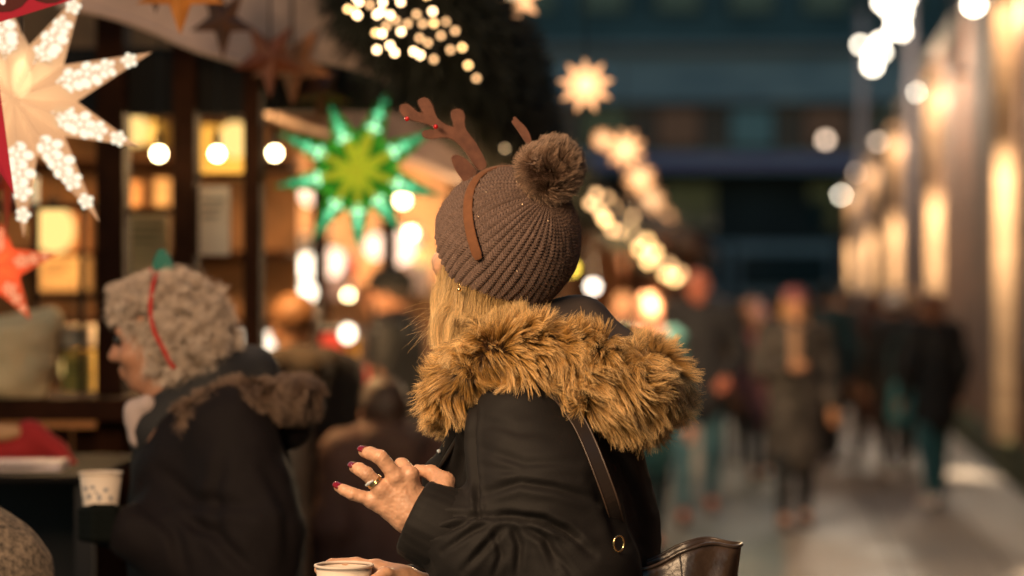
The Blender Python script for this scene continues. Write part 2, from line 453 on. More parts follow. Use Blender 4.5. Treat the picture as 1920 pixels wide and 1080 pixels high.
# right hand, round the cup from behind
CUPX = w(645, 1060, .16)
def rh(x, y, t=0): return w(x, y, .10+t)
handr = [cap(rh(800, 1105, -.02), rh(752, 1098), .026, .028, .02), cap(rh(752, 1098), rh(706, 1078, -.005), .026, .018, .02), cap(rh(752, 1102), rh(700, 1100, -.01), .026, .018, .02),
         cap(rh(752, 1092), rh(706, 1066, .0), .020, .015, .015),
         cap(rh(706, 1066), rh(668, 1057, -.014), .0115, .0105, .006), cap(rh(668, 1057, -.014), rh(622, 1058, -.012), .0105, .0095, .004), cap(rh(622, 1058, -.012), rh(598, 1068, .010), .0092, .008, .003),
         cap(rh(704, 1086), rh(664, 1081, -.018), .0115, .0105, .006), cap(rh(664, 1081, -.018), rh(616, 1084, -.014), .0105, .0095, .004), cap(rh(616, 1084, -.014), rh(594, 1092, .012), .0092, .008, .003),
         cap(rh(702, 1106), rh(664, 1105, -.016), .011, .010, .006), cap(rh(664, 1105, -.016), rh(618, 1108, -.012), .010, .009, .004), cap(rh(618, 1108, -.012), rh(599, 1115, .012), .0088, .0078, .003),
         cap(rh(702, 1124), rh(668, 1127, -.012), .010, .009, .006), cap(rh(668, 1127, -.012), rh(628, 1130, -.008), .009, .008, .004), cap(rh(628, 1130, -.008), rh(607, 1134, .014), .008, .007, .003),
         cap(rh(745, 1085, .02), rh(722, 1078, .045), .016, .013, .012), cap(rh(722, 1078, .045), rh(702, 1090, .075), .0125, .0105, .006)]
rV, rQ = sdf_mesh(handr, .002); rV = vsmooth(rV, rQ, 2, .4)
body = sdf('body', bodyp, .008, M['skin'], woman, 2, None, [(hV, hQ), (gV, gQ), (rV, rQ)])
# nails
for tipp, prev, rr in ((lh(632, 913, -.001), lh(645, 919, .008), .0068), (lh(662, 876, -.006), lh(674, 880, .008), .0075), (lh(680, 846, -.004), lh(695, 850, .010), .0078)):
    ax = unit(tipp-prev); outn = unit(np.array([-.15, -.55, .8])); outn = unit(outn-ax*(outn@ax)); sd = np.cross(ax, outn)
    b = MB(); V = []; F = []
    nu, nv = 9, 7
    for i in range(nu):
        for j in range(nv):
            a = (j/(nv-1)-.5)*2.0; x = (i/(nu-1)-.35)*.013
            rad_ = rr+.0012-.0008*(i/(nu-1)); taper_ = 1-.25*max(0, i/(nu-1)-.6)/.4
            V.append(tipp-ax*.004+ax*x+(outn*math.cos(a*taper_)+sd*math.sin(a*taper_))*rad_)
    for i in range(nu-1):
        for j in range(nv-1): F.append((i*nv+j, i*nv+j+1, (i+1)*nv+j+1, (i+1)*nv+j))
    o = mk('fingernail', V, F, M['nail'], body, True)
    md = o.modifiers.new('th', 'SOLIDIFY'); md.thickness = .0008; md.offset = 1
# rings on the ring finger
ra, rb = lh(716, 918, .014), lh(688, 889, .022); rax = unit(rb-ra); rc = ra+rax*.017
o1 = np.cross(rax, (0, 1, 0)); o1 = unit(o1); o2 = np.cross(rax, o1)
def ringmesh(cen, R, r_):
    b = MB(); pts = [cen+(o1*math.cos(a)+o2*math.sin(a))*R for a in np.linspace(0, 2*PI, 33)]
    return b.tube(pts, r_, 8, False)
rg = ringmesh(rc, .0126, .0011); ringmesh2 = ringmesh(rc+rax*.0028, .0125, .0010); rg.add(ringmesh2.V, ringmesh2.F)
ring = rg.build('ring', M['gold'], body, True)
b = MB()
toc = unit(np.array([-.5, -.8, -.15]));
for k in range(5):
    a = (k-2)*.33
    dd = unit(toc+np.cross(rax, toc)*a); b.sphere(rc+rax*.0014+dd*.0138, .0022 if k != 2 else .0032, 8, 6)
b.build('ring_stone', M['diamond'], ring)

# ---- parka
TX = (1, 0, 0)
jp = [cap(w(1018, 800, 0), w(1042, 1000, 0), .19, .205, .04, n=TX, s=1.28), cap(w(1042, 1000, 0), w(1055, 1240, 0), .205, .23, .04, n=TX, s=1.22),
      cap(w(985, 690, 0), w(1010, 800, 0), .10, .17, .06, n=TX, s=1.1),
      cap(w(983, 812, .15), w(1012, 930, .185), .092, .108, .025), cap(w(1012, 930, .185), w(1066, 1075, .21), .108, .112, .04),
      cap(w(983, 812, -.15), w(1012, 930, -.185), .092, .108, .03), cap(w(1012, 930, -.185), w(1030, 1080, -.20), .108, .10, .04),
      cap(w(1030, 1080, -.20), w(850, 1120, -.07), .095, .065, .03), cap(w(850, 1120, -.07), w(775, 1108, .06), .062, .044, .03),
      cap(w(1066, 1085, .21), w(905, 1030, .215), .105, .085, .03), cap(w(905, 1030, .215), w(840, 998, .207), .083, .066, .03),
      cap(w(880, 790, .12), w(818, 885, .05), .016, .014, .03), cap(w(818, 885, .05), w(800, 1000, .04), .014, .02, .03)]
zz = lambda pts: [(560+a/2.077, 560+b/2.077) for a, b in pts]
STK = [(zz([(705, 765), (860, 712), (1000, 735), (1165, 790)]), 9, .0085), (zz([(700, 850), (820, 845), (960, 860), (1080, 930)]), 8, .010),
       (zz([(700, 580), (880, 640), (1080, 640)]), 9, .0035), (zz([(720, 655), (900, 680), (1080, 700)]), 8, .003),
       (zz([(715, 470), (850, 520), (1020, 520)]), 11, .003),
       (zz([(700, 835), (640, 870), (560, 905), (470, 930)]), 6, .007), (zz([(760, 870), (680, 900), (560, 985)]), 6, .006),
       (zz([(740, 845), (600, 840), (500, 850)]), 6, .005), (zz([(800, 890), (730, 960), (640, 1060)]), 7, .007),
       (zz([(830, 880), (860, 960), (850, 1080)]), 7, .007), (zz([(870, 870), (960, 940), (1010, 1060)]), 8, .008),
       (zz([(900, 860), (1040, 900), (1150, 1000)]), 8, .008), (zz([(760, 900), (790, 1000), (760, 1080)]), 6, .005),
       (zz([(950, 900), (990, 980), (1080, 1090)]), 7, .005), (zz([(430, 860), (400, 960), (480, 1075)]), 6, .003), (zz([(470, 850), (450, 950), (520, 1060)]), 6, .004),
       (zz([(690, 380), (682, 500), (684, 640), (694, 780), (700, 850)]), 5, .009),
       (zz([(1250, 600), (1300, 720), (1340, 900)]), 9, .006), (zz([(1150, 700), (1220, 850), (1260, 960)]), 12, .006), (zz([(1190, 560), (1260, 640), (1290, 800)]), 9, .004),
       (zz([(620, 500), (590, 600), (560, 690)]), 5, .005), (zz([(650, 470), (640, 600), (620, 720)]), 6, .005)]
def jdisp(V, N):
    front = np.clip((-N[:, 1]+.25)/.5, 0, 1)
    d = stroke_field(V, STK)*front
    q = V*np.array([1, 1, 1.8])+vn3(V, 8)*.03; d += .0035*vn(q, 13)+.0012*vn(q, 34)
    return d
jacket = sdf('parka', jp, .0036, M['jacket'], woman, 2, jdisp)
# cuff rib and its opening
cax = unit(w(812, 985, .205)-w(905, 1030, .215)); cu = w(812, 985, .205)-cax*.016
c1 = unit(np.cross(cax, (0, 1, 0))); c2 = np.cross(cax, c1)
b = MB(); V = []
prof = [(.056, -.05), (.0655, -.03), (.068, 0), (.066, .03), (.0625, .047), (.058, .051), (.053, .047), (.049, .02), (.03, .0)]
for (r_, z_) in prof:
    for k in range(72):
        a = 2*PI*k/72; rr = r_+.0010*math.sin(a*9+z_*40)+.0008*math.sin(a*23)
        V.append(cu+cax*z_+(c1*math.cos(a)+c2*math.sin(a))*rr)
F = [(i*72+k, i*72+(k+1) % 72, (i+1)*72+(k+1) % 72, (i+1)*72+k) for i in range(len(prof)-1) for k in range(72)]
mk('cuff', V, F, M['jacket'], jacket, True)
# hood: soft bag on the back, fur round its edge
hoodp = [cap(w(985, 618, .03), w(1080, 612, -.03), .040, .040, .04), cap(w(1085, 630, -.03), w(1180, 730, -.02), .06, .075, .05), cap(w(1000, 650, .06), w(1150, 720, .07), .055, .06, .05),
         cap(w(1000, 650, -.10), w(1150, 720, -.08), .055, .06, .05)]
hood = sdf('hood', hoodp, .005, M['lining'], jacket, 2, lambda V, N: .003*vn(V, 25))
# zip line, press studs
MB().tube([w(884, 775, .155), w(862, 815, .125), w(838, 855, .10), w(818, 888, .075)], .004, 8).build('zip_edge', M['strap'], jacket, True)
b = MB()
b.sphere(w(823, 846, .09), .0035, 8, 6); b.build('press_stud', M['diamond'], jacket)

# ---- fur
def surf_on_tube(ctr, rads, n, closed=False):
    """random points/normals/tangents on a bent tube; ctr (k,3)"""
    ctr = np.array(ctr); rads = np.array(rads); k = len(ctr)
    seg = np.linalg.norm(np.diff(ctr, axis=0), axis=1)*(rads[:-1]+rads[1:])
    cum = np.concatenate([[0], np.cumsum(seg)]); u = RS.rand(n)*cum[-1]
    i = np.clip(np.searchsorted(cum, u)-1, 0, k-2); t = (u-cum[i])/seg[i]
    T = np.gradient(ctr, axis=0); T /= np.linalg.norm(T, axis=1, keepdims=True)
    c = ctr[i]*(1-t)[:, None]+ctr[i+1]*t[:, None]; Tt = T[i]*(1-t)[:, None]+T[i+1]*t[:, None]; Tt /= np.linalg.norm(Tt, axis=1, keepdims=True)
    r = rads[i]*(1-t)+rads[i+1]*t; a = RS.rand(n)*2*PI
    ref = np.array([0, 0, 1.0]); A = np.cross(Tt, ref); A /= np.linalg.norm(A, axis=1, keepdims=True); B = np.cross(A, Tt)
    N = A*np.cos(a)[:, None]+B*np.sin(a)[:, None]
    return c+N*r[:, None], N, Tt, (i+t)/(k-1)
def smoothpath(pts, rads, m=60):
    pts = np.array(pts); rads = np.array(rads); k = len(pts); out = []; ro = []
    for q in np.linspace(0, k-1-1e-6, m):
        i = int(q); t = q-i
        p0, p1, p2, p3 = pts[max(i-1, 0)], pts[i], pts[i+1], pts[min(i+2, k-1)]
        out.append(.5*((2*p1)+(-p0+p2)*t+(2*p0-5*p1+4*p2-p3)*t*t+(-p0+3*p1-3*p2+p3)*t**3))
        ro.append(rads[i]*(1-t)+rads[i+1]*t)
    return np.array(out), np.array(ro)
def fur_strands(pos, nor, flow, length, k=8, clump=.6, cfreq=45, curl=.35, cseed=0, lenvar=.35, fl=1.0):
    n = len(pos)
    L = length*(1-lenvar+2*lenvar*RS.rand(n))
    # clumps: pull strands towards the nearest of a coarse set of seeds
    m = max(8, int(n/ cfreq)); si = RS.choice(n, m, replace=False); SP = pos[si]
    near = np.zeros(n, int)
    from mathutils.kdtree import KDTree
    kd = KDTree(m)
    for i_, p_ in enumerate(SP): kd.insert(p_, i_)
    kd.balance()
    near = np.array([kd.find(p_)[1] for p_ in pos])
    cdir = vn3(SP+cseed, 22)*1.0+vn3(SP+cseed+5, 55)*.9
    def grow(p0, nn, ff, cd, LL):
        out = [p0]; p = p0.copy()
        for j in range(1, k):
            t = j/(k-1); d = nn*(1.05-.75*t)+ff*(fl*(.45+.8*t))+cd*curl*(.6+1.4*t)
            d /= np.linalg.norm(d, axis=1, keepdims=True)+1e-9
            p = p+d*(LL/(k-1))[:, None]; out.append(p)
        return np.stack(out, 1)
    G = grow(SP, nor[si], flow[si], cdir, np.full(m, length)*(1-.25+.5*RS.rand(m)))
    own = grow(pos, nor, flow, cdir[near]+vn3(pos, 160)*.5, L)
    tt = np.linspace(0, 1, k)[None, :, None]; off = (pos-SP[near])[:, None, :]
    cl = G[near]+off*(1-tt**.8*.82)
    wgt = clump*np.minimum(1, tt*1.4)
    return own*(1-wgt)+cl*wgt+RS.randn(n, k, 3)*.0006*tt
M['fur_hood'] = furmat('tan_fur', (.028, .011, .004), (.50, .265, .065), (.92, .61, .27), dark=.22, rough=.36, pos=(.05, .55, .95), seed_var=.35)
M['fur_core'] = pbr('fur_backing', (.05, .022, .008), 1)
M['fur_pom'] = furmat('taupe_fur', (.018, .009, .006), (.21, .115, .07), (.46, .31, .22), dark=.35, rough=.5, pos=(.1, .6, 1), seed_var=.3)
fc = [w(850, 772, -.02), w(842, 764, .05), w(842, 750, .11), w(858, 715, .135), w(910, 680, .155), w(985, 670, .165), w(1060, 682, .17), w(1130, 712, .17), w(1175, 738, .14), w(1202, 742, .07), w(1207, 722, -.02), w(1175, 705, -.11), w(1115, 668, -.16), w(1030, 640, -.17), w(930, 650, -.14), w(860, 690, -.08)]
fr_ = [.012, .017, .023, .029, .036, .041, .046, .052, .055, .055, .055, .050, .043, .035, .032, .025]
fcp, frp = smoothpath(fc, fr_, 70)
b = MB(); b.tube(fcp, frp*.96, 20); trim = b.build('fur_trim', M['fur_core'], hood, True)
pos, nor, tan, uu = surf_on_tube(fcp, frp, 120000)
gd = np.array([0, 0, -1.0])
sm_u = np.clip((uu-.18)/.2, 0, 1)[:, None]
fl_ = (gd[None, :]*(.55+.35*(1-sm_u))+tan*.30*sm_u+np.array([.25, 0, 0])[None, :]*sm_u+np.array([-.30, 0, 0])[None, :]*(1-sm_u))
# outward and down: hair on top stands up, hair below hangs
fl_ = fl_-nor*(fl_*nor).sum(1)[:, None]*.6
up_ = np.clip(nor[:, 2], 0, 1)[:, None]; fl_ = fl_*(1-.55*up_)+np.array([.10, -.1, .12])[None, :]*up_
ln = .040
FS = fur_strands(pos, nor, fl_, ln, 8, .55, 13, .75, lenvar=.45)
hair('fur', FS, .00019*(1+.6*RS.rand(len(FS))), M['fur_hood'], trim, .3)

# ---- knit hat
HR = .1165
HATC = w(949, 455, .0)
ha = unit((.55, -.57, .60))
hx = unit(np.cross(ha, (0, 0, 1))); hy = np.cross(ha, hx)        # azimuth frame
NR, SUB = 52, 14; NU = NR*SUB; NVV = 330
uu_ = np.arange(NU)/NU*2*PI; vv = np.linspace(0.03, 1, NVV)
U, Vv = np.meshgrid(uu_, vv)
UW = U+.035*vn(np.stack([np.cos(U).ravel()*2, np.sin(U).ravel()*2, Vv.ravel()*3], 1), 1.6).reshape(U.shape)
dirU = np.cos(UW)[..., None]*hx+np.sin(UW)[..., None]*hy
# rim polar angle: lower at the nape, higher over the brow
rim = 1.98+.12*np.cos(U-math.atan2(hy@np.array([.1, -1, -.5]), hx@np.array([.1, -1, -.5])))
ph = Vv*rim
D3 = np.sin(ph)[..., None]*dirU+np.cos(ph)[..., None]*ha
R0 = HR*(1+.06*np.cos(ph)**2*(np.cos(ph) > 0))*(1-.03*np.clip(ph-1.5, 0, 1)**1.5)
R0 = R0*(1+.035*D3[..., 2]*(D3[..., 2] > 0))
xf = (U/(2*PI)*NR) % 1.0; tri = np.abs(xf*2-1)                     # 0 on the groove centre
rib = (1-np.abs(xf-.5)*2)
rib = np.sin(np.clip(rib, 0, 1)*PI/2)**.8*(.82+.30*vn(np.stack([np.floor(U/(2*PI)*NR).ravel()*3.1, ph.ravel()*4, 0*ph.ravel()], 1), 1.0).reshape(U.shape))
arc = ph*HR
side = np.where(xf > .5, 1, -1)
st = np.sin(2*PI*(arc/.0052+np.abs(xf-.5)*1.3))
amp = np.clip(np.sin(np.clip(ph, 0, PI/2))*1.4, .15, 1)
wob = vn(np.stack([U.ravel()*NR/(2*PI)*1.0, arc.ravel()*60, 0*arc.ravel()], 1), 1.0).reshape(U.shape)
R0 = R0+amp*(.0044*rib+.0017*st*(rib > .25))+.0006*wob
big = vn((D3*.12).reshape(-1, 3), 22).reshape(U.shape); R0 = R0+.0018*big
# turn the rim edge under
edge = np.clip((Vv-.985)/.015, 0, 1); R0 = R0-.008*edge**2
VH = HATC+D3*R0[..., None]
idx = np.arange(NU*NVV).reshape(NVV, NU)
Q = np.stack([idx[:-1], np.roll(idx[:-1], -1, 1), np.roll(idx[1:], -1, 1), idx[1:]], -1).reshape(-1, 4)
hat_m = pbr('taupe_knit', (.112, .070, .056), .9, bump=.5, bscale=600, var=.3, vscale=180, bdist=.0008, sheen=.5)
nt = hat_m.node_tree; bs = nt.nodes['Principled BSDF']
# glitter thread
tc = nt.nodes.new('ShaderNodeTexCoord'); vo = nt.nodes.new('ShaderNodeTexVoronoi'); vo.inputs['Scale'].default_value = 150
mp = nt.nodes.new('ShaderNodeMapping'); mp.inputs['Scale'].default_value = (1.6, 1.6, .7); nt.links.new(tc.outputs['Object'], mp.inputs[0]); nt.links.new(mp.outputs[0], vo.inputs['Vector'])
lt = nt.nodes.new('ShaderNodeMath'); lt.operation = 'LESS_THAN'; lt.inputs[1].default_value = .17; nt.links.new(vo.outputs['Distance'], lt.inputs[0])
sx = nt.nodes.new('ShaderNodeSeparateColor'); nt.links.new(vo.outputs['Color'], sx.inputs[0])
gt = nt.nodes.new('ShaderNodeMath'); gt.operation = 'GREATER_THAN'; gt.inputs[1].default_value = .972; nt.links.new(sx.outputs[0], gt.inputs[0])
ml = nt.nodes.new('ShaderNodeMath'); ml.operation = 'MULTIPLY'; nt.links.new(lt.outputs[0], ml.inputs[0]); nt.links.new(gt.outputs[0], ml.inputs[1])
gb = nt.nodes.new('ShaderNodeBsdfPrincipled'); gb.inputs['Base Color'].default_value = (1, .75, .5, 1); gb.inputs['Metallic'].default_value = 1; gb.inputs['Roughness'].default_value = .45
mxs = nt.nodes.new('ShaderNodeMixShader'); nt.links.new(ml.outputs[0], mxs.inputs[0]); nt.links.new(bs.outputs[0], mxs.inputs[1]); nt.links.new(gb.outputs[0], mxs.inputs[2])
nt.links.new(mxs.outputs[0], nt.nodes['Material Output'].inputs[0])
knit = mk('knit_hat', VH.reshape(-1, 3), Q, hat_m, woman, True)
MB().sphere(HATC+ha*(HR*.9), .02, 16, 8).build('crown_gather', hat_m, knit, True)
# fuzz on the knit
n = 16000; sel = RS.choice(NU*(NVV-20), n); p0 = VH.reshape(-1, 3)[sel]; nn = D3.reshape(-1, 3)[sel]
fz = np.stack([p0, p0+nn*.002+RS.randn(n, 3)*.0012, p0+nn*.0045+RS.randn(n, 3)*.0022], 1)
M['fuzz'] = furmat('knit_fuzz', (.12, .07, .05), (.16, .09, .06), (.2, .12, .08), dark_tip=False, rough=.7)
hair('knit_fuzz', fz, .00009, M['fuzz'], knit, .5)
# ---- pompom
PC = w(1031, 318, .085); pr = .026
pom = MB().sphere(PC, pr, 24, 16).build('pompom', M['fur_core'], knit, True)
n = 34000; d = RS.randn(n, 3); d /= np.linalg.norm(d, axis=1, keepdims=True)
pp = PC+d*pr*.9
pf = np.array([.05, 0, .30])[None, :]*np.ones((n, 1))+vn3(d, 3.0)*.22; pf = pf-d*(pf*d).sum(1)[:, None]
PS = fur_strands(pp, d, pf, .0355, 7, .35, 14, .22, 3.0, .16, .5)
hair('pompom_fur', PS, .00016, M['fur_pom'], pom, .35)

# ---- antler headband
R_B = HR*1.035+.0040
def onhat(px, py, sgn=1, r=R_B):
    # iterate: ray through the pixel against the hat's sphere
    d = P(px, py, 1.0)-np.array([0, 0, CAMZ]); d = unit(d); o = np.array([0, 0, CAMZ])-HATC
    bq = o@d; cq = o@o-r*r; disc = bq*bq-cq
    if disc < 0: disc = 0
    p = HATC+o+d*(-bq-sgn*math.sqrt(disc)); v = p-HATC
    return HATC+unit(v)*r
bp_ = [onhat(899, 487), onhat(888, 455), onhat(881, 425), onhat(878, 395), onhat(881, 365), onhat(890, 343), onhat(906, 326), onhat(930, 316), onhat(955, 313), onhat(985, 330, -1), onhat(1000, 370, -1), onhat(1005, 420, -1), onhat(1000, 470, -1)]
# far points lie past the silhouette
bpath, _ = smoothpath(bp_, [1]*len(bp_), 90)
bpath = np.array([HATC+unit(p-HATC)*R_B for p in bpath])
V = []; F = []; prof = []
for a in np.linspace(0, 2*PI, 16, endpoint=False):
    ca, sa = math.cos(a), math.sin(a)
    prof.append((.0088*np.sign(ca)*abs(ca)**.55, .0022*np.sign(sa)*abs(sa)**.7))
nP = len(bpath)
for i, p in enumerate(bpath):
    T = unit(bpath[min(i+1, nP-1)]-bpath[max(i-1, 0)]); N_ = unit(p-HATC); sd = np.cross(T, N_)
    e = 1.0 if 2 < i < nP-3 else (.8 if i in (1, nP-2, 2, nP-3) else .45)
    for (x, y) in prof: V.append(p+sd*x*e+N_*(y*e+.0015))
for i in range(nP-1):
    for k in range(16): F.append((i*16+k, i*16+(k+1) % 16, (i+1)*16+(k+1) % 16, (i+1)*16+k))
F.append(tuple(range(16))[::-1]); F.append(tuple((nP-1)*16+k for k in range(16)))
band = mk('antler_headband', V, F, M['felt_band'], woman, True)
z1 = lambda x, y: (700+x/2.4, 150+y/2.4)
def chaikin(pts, it=2):
    for _ in range(it):
        o = []
        for i in range(len(pts)):
            a, b_ = np.array(pts[i], float), np.array(pts[(i+1) % len(pts)], float)
            o += [a*.75+b_*.25, a*.25+b_*.75]
        pts = o
    return pts
ant = [(516, 392), (490, 335), (465, 290), (440, 255), (415, 225), (408, 195), (412, 165), (402, 138), (378, 130), (352, 138), (349, 162), (362, 195), (362, 215), (330, 205), (300, 185), (281, 165), (271, 130), (258, 98), (235, 79), (206, 84), (202, 107), (215, 130), (226, 152), (205, 150), (175, 125), (150, 107), (124, 111), (117, 134), (130, 160), (160, 180), (210, 190), (250, 200), (285, 222), (258, 226), (228, 227), (218, 245), (234, 263), (265, 266), (310, 258), (345, 260), (375, 280), (405, 310), (430, 345), (452, 382), (474, 412)]
def felt_piece(name, outline, D, tilt, parent):
    pl = [z1(*p) for p in chaikin(outline, 2)]
    c = np.mean([p for p in pl], axis=0)
    pts = [P(p[0], p[1], D+tilt*(p[0]-c[0])/1133.0) for p in pl]
    nrm = unit((tilt, -1, 0)) if tilt else np.array([0, -1.0, 0])
    import bmesh
    n = len(pts); th = .0022
    bm = bmesh.new(); vs = [bm.verts.new(Vector(p-nrm*th)) for p in pts]; f = bm.faces.new(vs)
    ex = bmesh.ops.extrude_face_region(bm, geom=[f]); vv_ = [g for g in ex['geom'] if isinstance(g, bmesh.types.BMVert)]
    for v in vv_: v.co += Vector(nrm*2*th)
    bmesh.ops.recalc_face_normals(bm, faces=bm.faces[:])
    me = bpy.data.meshes.new(name); bm.to_mesh(me); bm.free(); me.materials.append(M['felt'])
    o = link(name, me, parent); md = o.modifiers.new('bev', 'BEVEL'); md.width = .0008; md.segments = 2; md.limit_method = 'ANGLE'
    return o, pts
AD = 3.975
an1, apts = felt_piece('antler', ant, AD, .25, band)
# stitched seam line along the antler
cl = [(492, 395), (470, 350), (440, 300), (405, 258), (365, 232), (320, 222), (285, 205), (250, 178), (215, 165), (165, 150), (138, 130)]
sp, _ = smoothpath([P(*z1(*p), AD-.004+.25*((z1(*p)[0]-860)/1133.0)) for p in cl], [1]*len(cl), 50)
an2, _ = felt_piece('antler', [(690, 290), (660, 245), (636, 208), (618, 186), (630, 181), (627, 168), (640, 164), (657, 185), (682, 206), (702, 236), (716, 280), (712, 300)], 4.10, .0, band)
ear1, _ = felt_piece('felt_ear', [(436, 490), (405, 455), (375, 415), (358, 380), (351, 348), (368, 335), (400, 344), (430, 368), (452, 395), (468, 415), (455, 450)], AD-.006, .3, band)
for (x, y) in ((152, 175), (281, 210)):
    p = P(*z1(x, y), AD-.010+.25*((z1(x, y)[0]-860)/1133.0))
    MB().sphere(p, .0042, 12, 8).build('gem', M['gem'], an1, True)
# felt fuzz
def fuzz_on(o, n, ln, mat, rad=.00007):
    me = o.data; nv = len(me.vertices); co = np.array([v.co[:] for v in me.vertices]); P0 = []; N0 = []
    pl = [p for p in me.polygons]; ar = np.array([p.area for p in pl]); pk = RS.choice(len(pl), n, p=ar/ar.sum())
    for i_ in pk:
        p = pl[i_]; vs_ = list(p.vertices)
        if len(vs_) > 4:
            # triangulated fan is wrong for concave outlines: sample along the outline edges instead
            a = RS.randint(len(vs_)); c0, c1 = co[vs_[a]], co[vs_[(a+1) % len(vs_)]]; t = RS.rand(); P0.append(c0*(1-t)+c1*t); q = np.array(p.normal); e_ = np.cross(c1-c0, q); N0.append(unit(e_/np.linalg.norm(e_)+q*.3))
        else:
            wt = RS.dirichlet([1]*len(vs_)); P0.append((co[vs_]*wt[:, None]).sum(0)); N0.append(np.array(p.normal))
    P0 = np.array(P0); N0 = np.array(N0); j1 = RS.randn(n, 3)*ln*.35
    hair('felt_fuzz', np.stack([P0, P0+N0*ln*.5+j1*.5, P0+N0*ln+j1*1.6], 1), rad, mat, o, .5)
M['feltfuzz'] = furmat('felt_fuzz', (.11, .045, .026), (.14, .06, .035), (.18, .08, .05), dark_tip=False, rough=.8)
fuzz_on(an1, 3000, .0016, M['feltfuzz']); fuzz_on(ear1, 700, .0016, M['feltfuzz']); fuzz_on(band, 3500, .0016, M['feltfuzz'])
# ---- blonde hair
M['blonde'] = furmat('blonde_hair', (.16, .085, .03), (.60, .40, .17), (.86, .62, .32), dark_tip=False, rough=.28, seed_var=.6, pos=(0, .5, 1))
def ropes(guides, n, spread, k=22, wav=.004, wf=30):
    out = []
    for g, wgt in guides:
        m = int(n*wgt); gp, _ = smoothpath(g, [1]*len(g), k)
        off = RS.randn(m, 3)*spread; wv = np.linspace(0, 1, k)
        base = gp[None, :, :]+off[:, None, :]*(1-.45*wv[None, :, None]*RS.rand(m, 1, 1))
        ns = vn3((off*12)[:, :]+RS.rand(1, 3)*9, 8)
        ph_ = RS.rand(m, 1)*.8
        base = base+ns[:, None, :]*wav*np.sin(wv[None, :, None]*wf*.25+ph_[:, :, None]*3)*wv[None, :, None]**.5
        base = base+RS.randn(m, 1, 3)*.0012
        out.append(base)
    return np.concatenate(out)
# cheeks of hair from under the hat, near side first
gl = []
for i, (x0, y0, x1, y1, t0) in enumerate([(838, 475, 826, 640, .03), (846, 492, 834, 655, .05), (858, 510, 846, 665, .062), (872, 525, 862, 668, .072), (888, 540, 884, 665, .080), (905, 552, 905, 655, .088), (925, 562, 925, 640, .09), (945, 570, 950, 632, .088), (968, 575, 975, 625, .080), (832, 470, 822, 600, .012), (852, 505, 822, 645, .055), (880, 530, 850, 660, .075), (900, 548, 868, 655, .085)]):
    gl.append(([w(x0+18, y0-22, t0-.045), w(x0+5, y0+14, t0-.016), w((x0+x1)/2+4, (y0+y1)/2, t0+.004), w(x1+2, y1-50, t0+.012), w(x1, y1, t0+.006)], 1/13.))
hair('hair', ropes(gl, 13000, .0050, 22, .012, 30), .00016, M['blonde'], woman, .5)
# locks lying over the fur
lk = []
for i in range(9):
    x0 = 850+RS.rand()*60; g = [w(x0, 600, .10), w(x0-4+RS.randn()*5, 630, .125), w(x0-10+RS.randn()*10, 655, .15), w(x0-16+RS.randn()*16, 678+RS.rand()*14, .172)]
    lk.append((g, 1/9.))
hair('hair_lock', ropes(lk, 420, .0022, 22, .012, 30), .00014, M['blonde'], woman, .5)
# stray strands
gs = []
st_ = []
for i in range(26):
    x0 = 822+RS.rand()*25; y0 = 560+RS.rand()*60
    x1 = 800-RS.rand()*50; y1 = y0+RS.rand()*80-10
    g, _ = smoothpath([w(x0+12, y0-50, .04), w(x0-2, y0, .045), w((x0+x1)/2-6, (y0+y1)/2-12+RS.rand()*14, .05), w(x1, y1, .05)], [1]*4, 22); st_.append(g)
hair('stray_hair', np.array(st_), .00012, M['blonde'], woman, .5)
# earring
er = w(861, 543, .085)
b = MB(); b.sphere(er, .0038, 10, 8); b.tube([er+(0, 0, .004), er+(0.001, 0, .010)], .0008, 6)
b.build('earring', M['gold'], body, True)
# lower clothes
tp = []
for sy in (-1, 1):
    kn = np.array([hipz[0]-.02, hipz[1]+sy*.10, .48]); an = np.array([hipz[0]+.03, hipz[1]+sy*.11, .11])
    tp += [cap(hipz+np.array([0, sy*.08, .02]), kn, .105, .072, .03), cap(kn, an, .070, .05, .02)]
sdf('trousers', tp, .01, M['jeans'], woman, 2)
for sy in (-1, 1):
    an = np.array([hipz[0]+.03, hipz[1]+sy*.11, .10]); b_ = [cap(an+np.array([0, 0, .05]), an-np.array([0, 0, .04]), .048, .045, .02), cap(an-np.array([-.03, 0, .055]), an+np.array([-.16, .06, -.06]), .045, .040, .02)]
    sdf('boot', b_, .008, M['shoe'], woman, 2)

# ---- cup in her right hand
def cup(cen, R, H, label, mat):
    e = empty('paper_cup', cen-np.array([0, 0, H]), label, 'cup', 'paper cups')
    c0 = cen-np.array([0, 0, H])
    b = MB(); b.lathe(c0, [(R*.70, 0), (R*.72, .004), (R*.985, H-.004), (R*.96, H-.004), (R*.70, .006), (.001, .006)], 48, capb=True, capt=False)
    sh = b.build('cup_wall', mat, e, True)
    b = MB(); pts = [cen+np.array([R*math.cos(a), R*math.sin(a), -.001]) for a in np.linspace(0, 2*PI, 49)]
    b.tube(pts, .0026, 8, False); b.build('rolled_rim', mat, e, True)
    MB().lathe(c0+np.array([0, 0, H*.8]), [(.001, 0), (R*.9, .0)], 32, capb=False, capt=False).build('drink', pbr('dark_drink', (.09, .01, .01), .1), e)
    return e, c0
ce, c0 = cup(w(645, 1059, .14), .0455, .105, 'white paper cup held by the bobble hat woman, cut by the bottom edge', M['cup'])
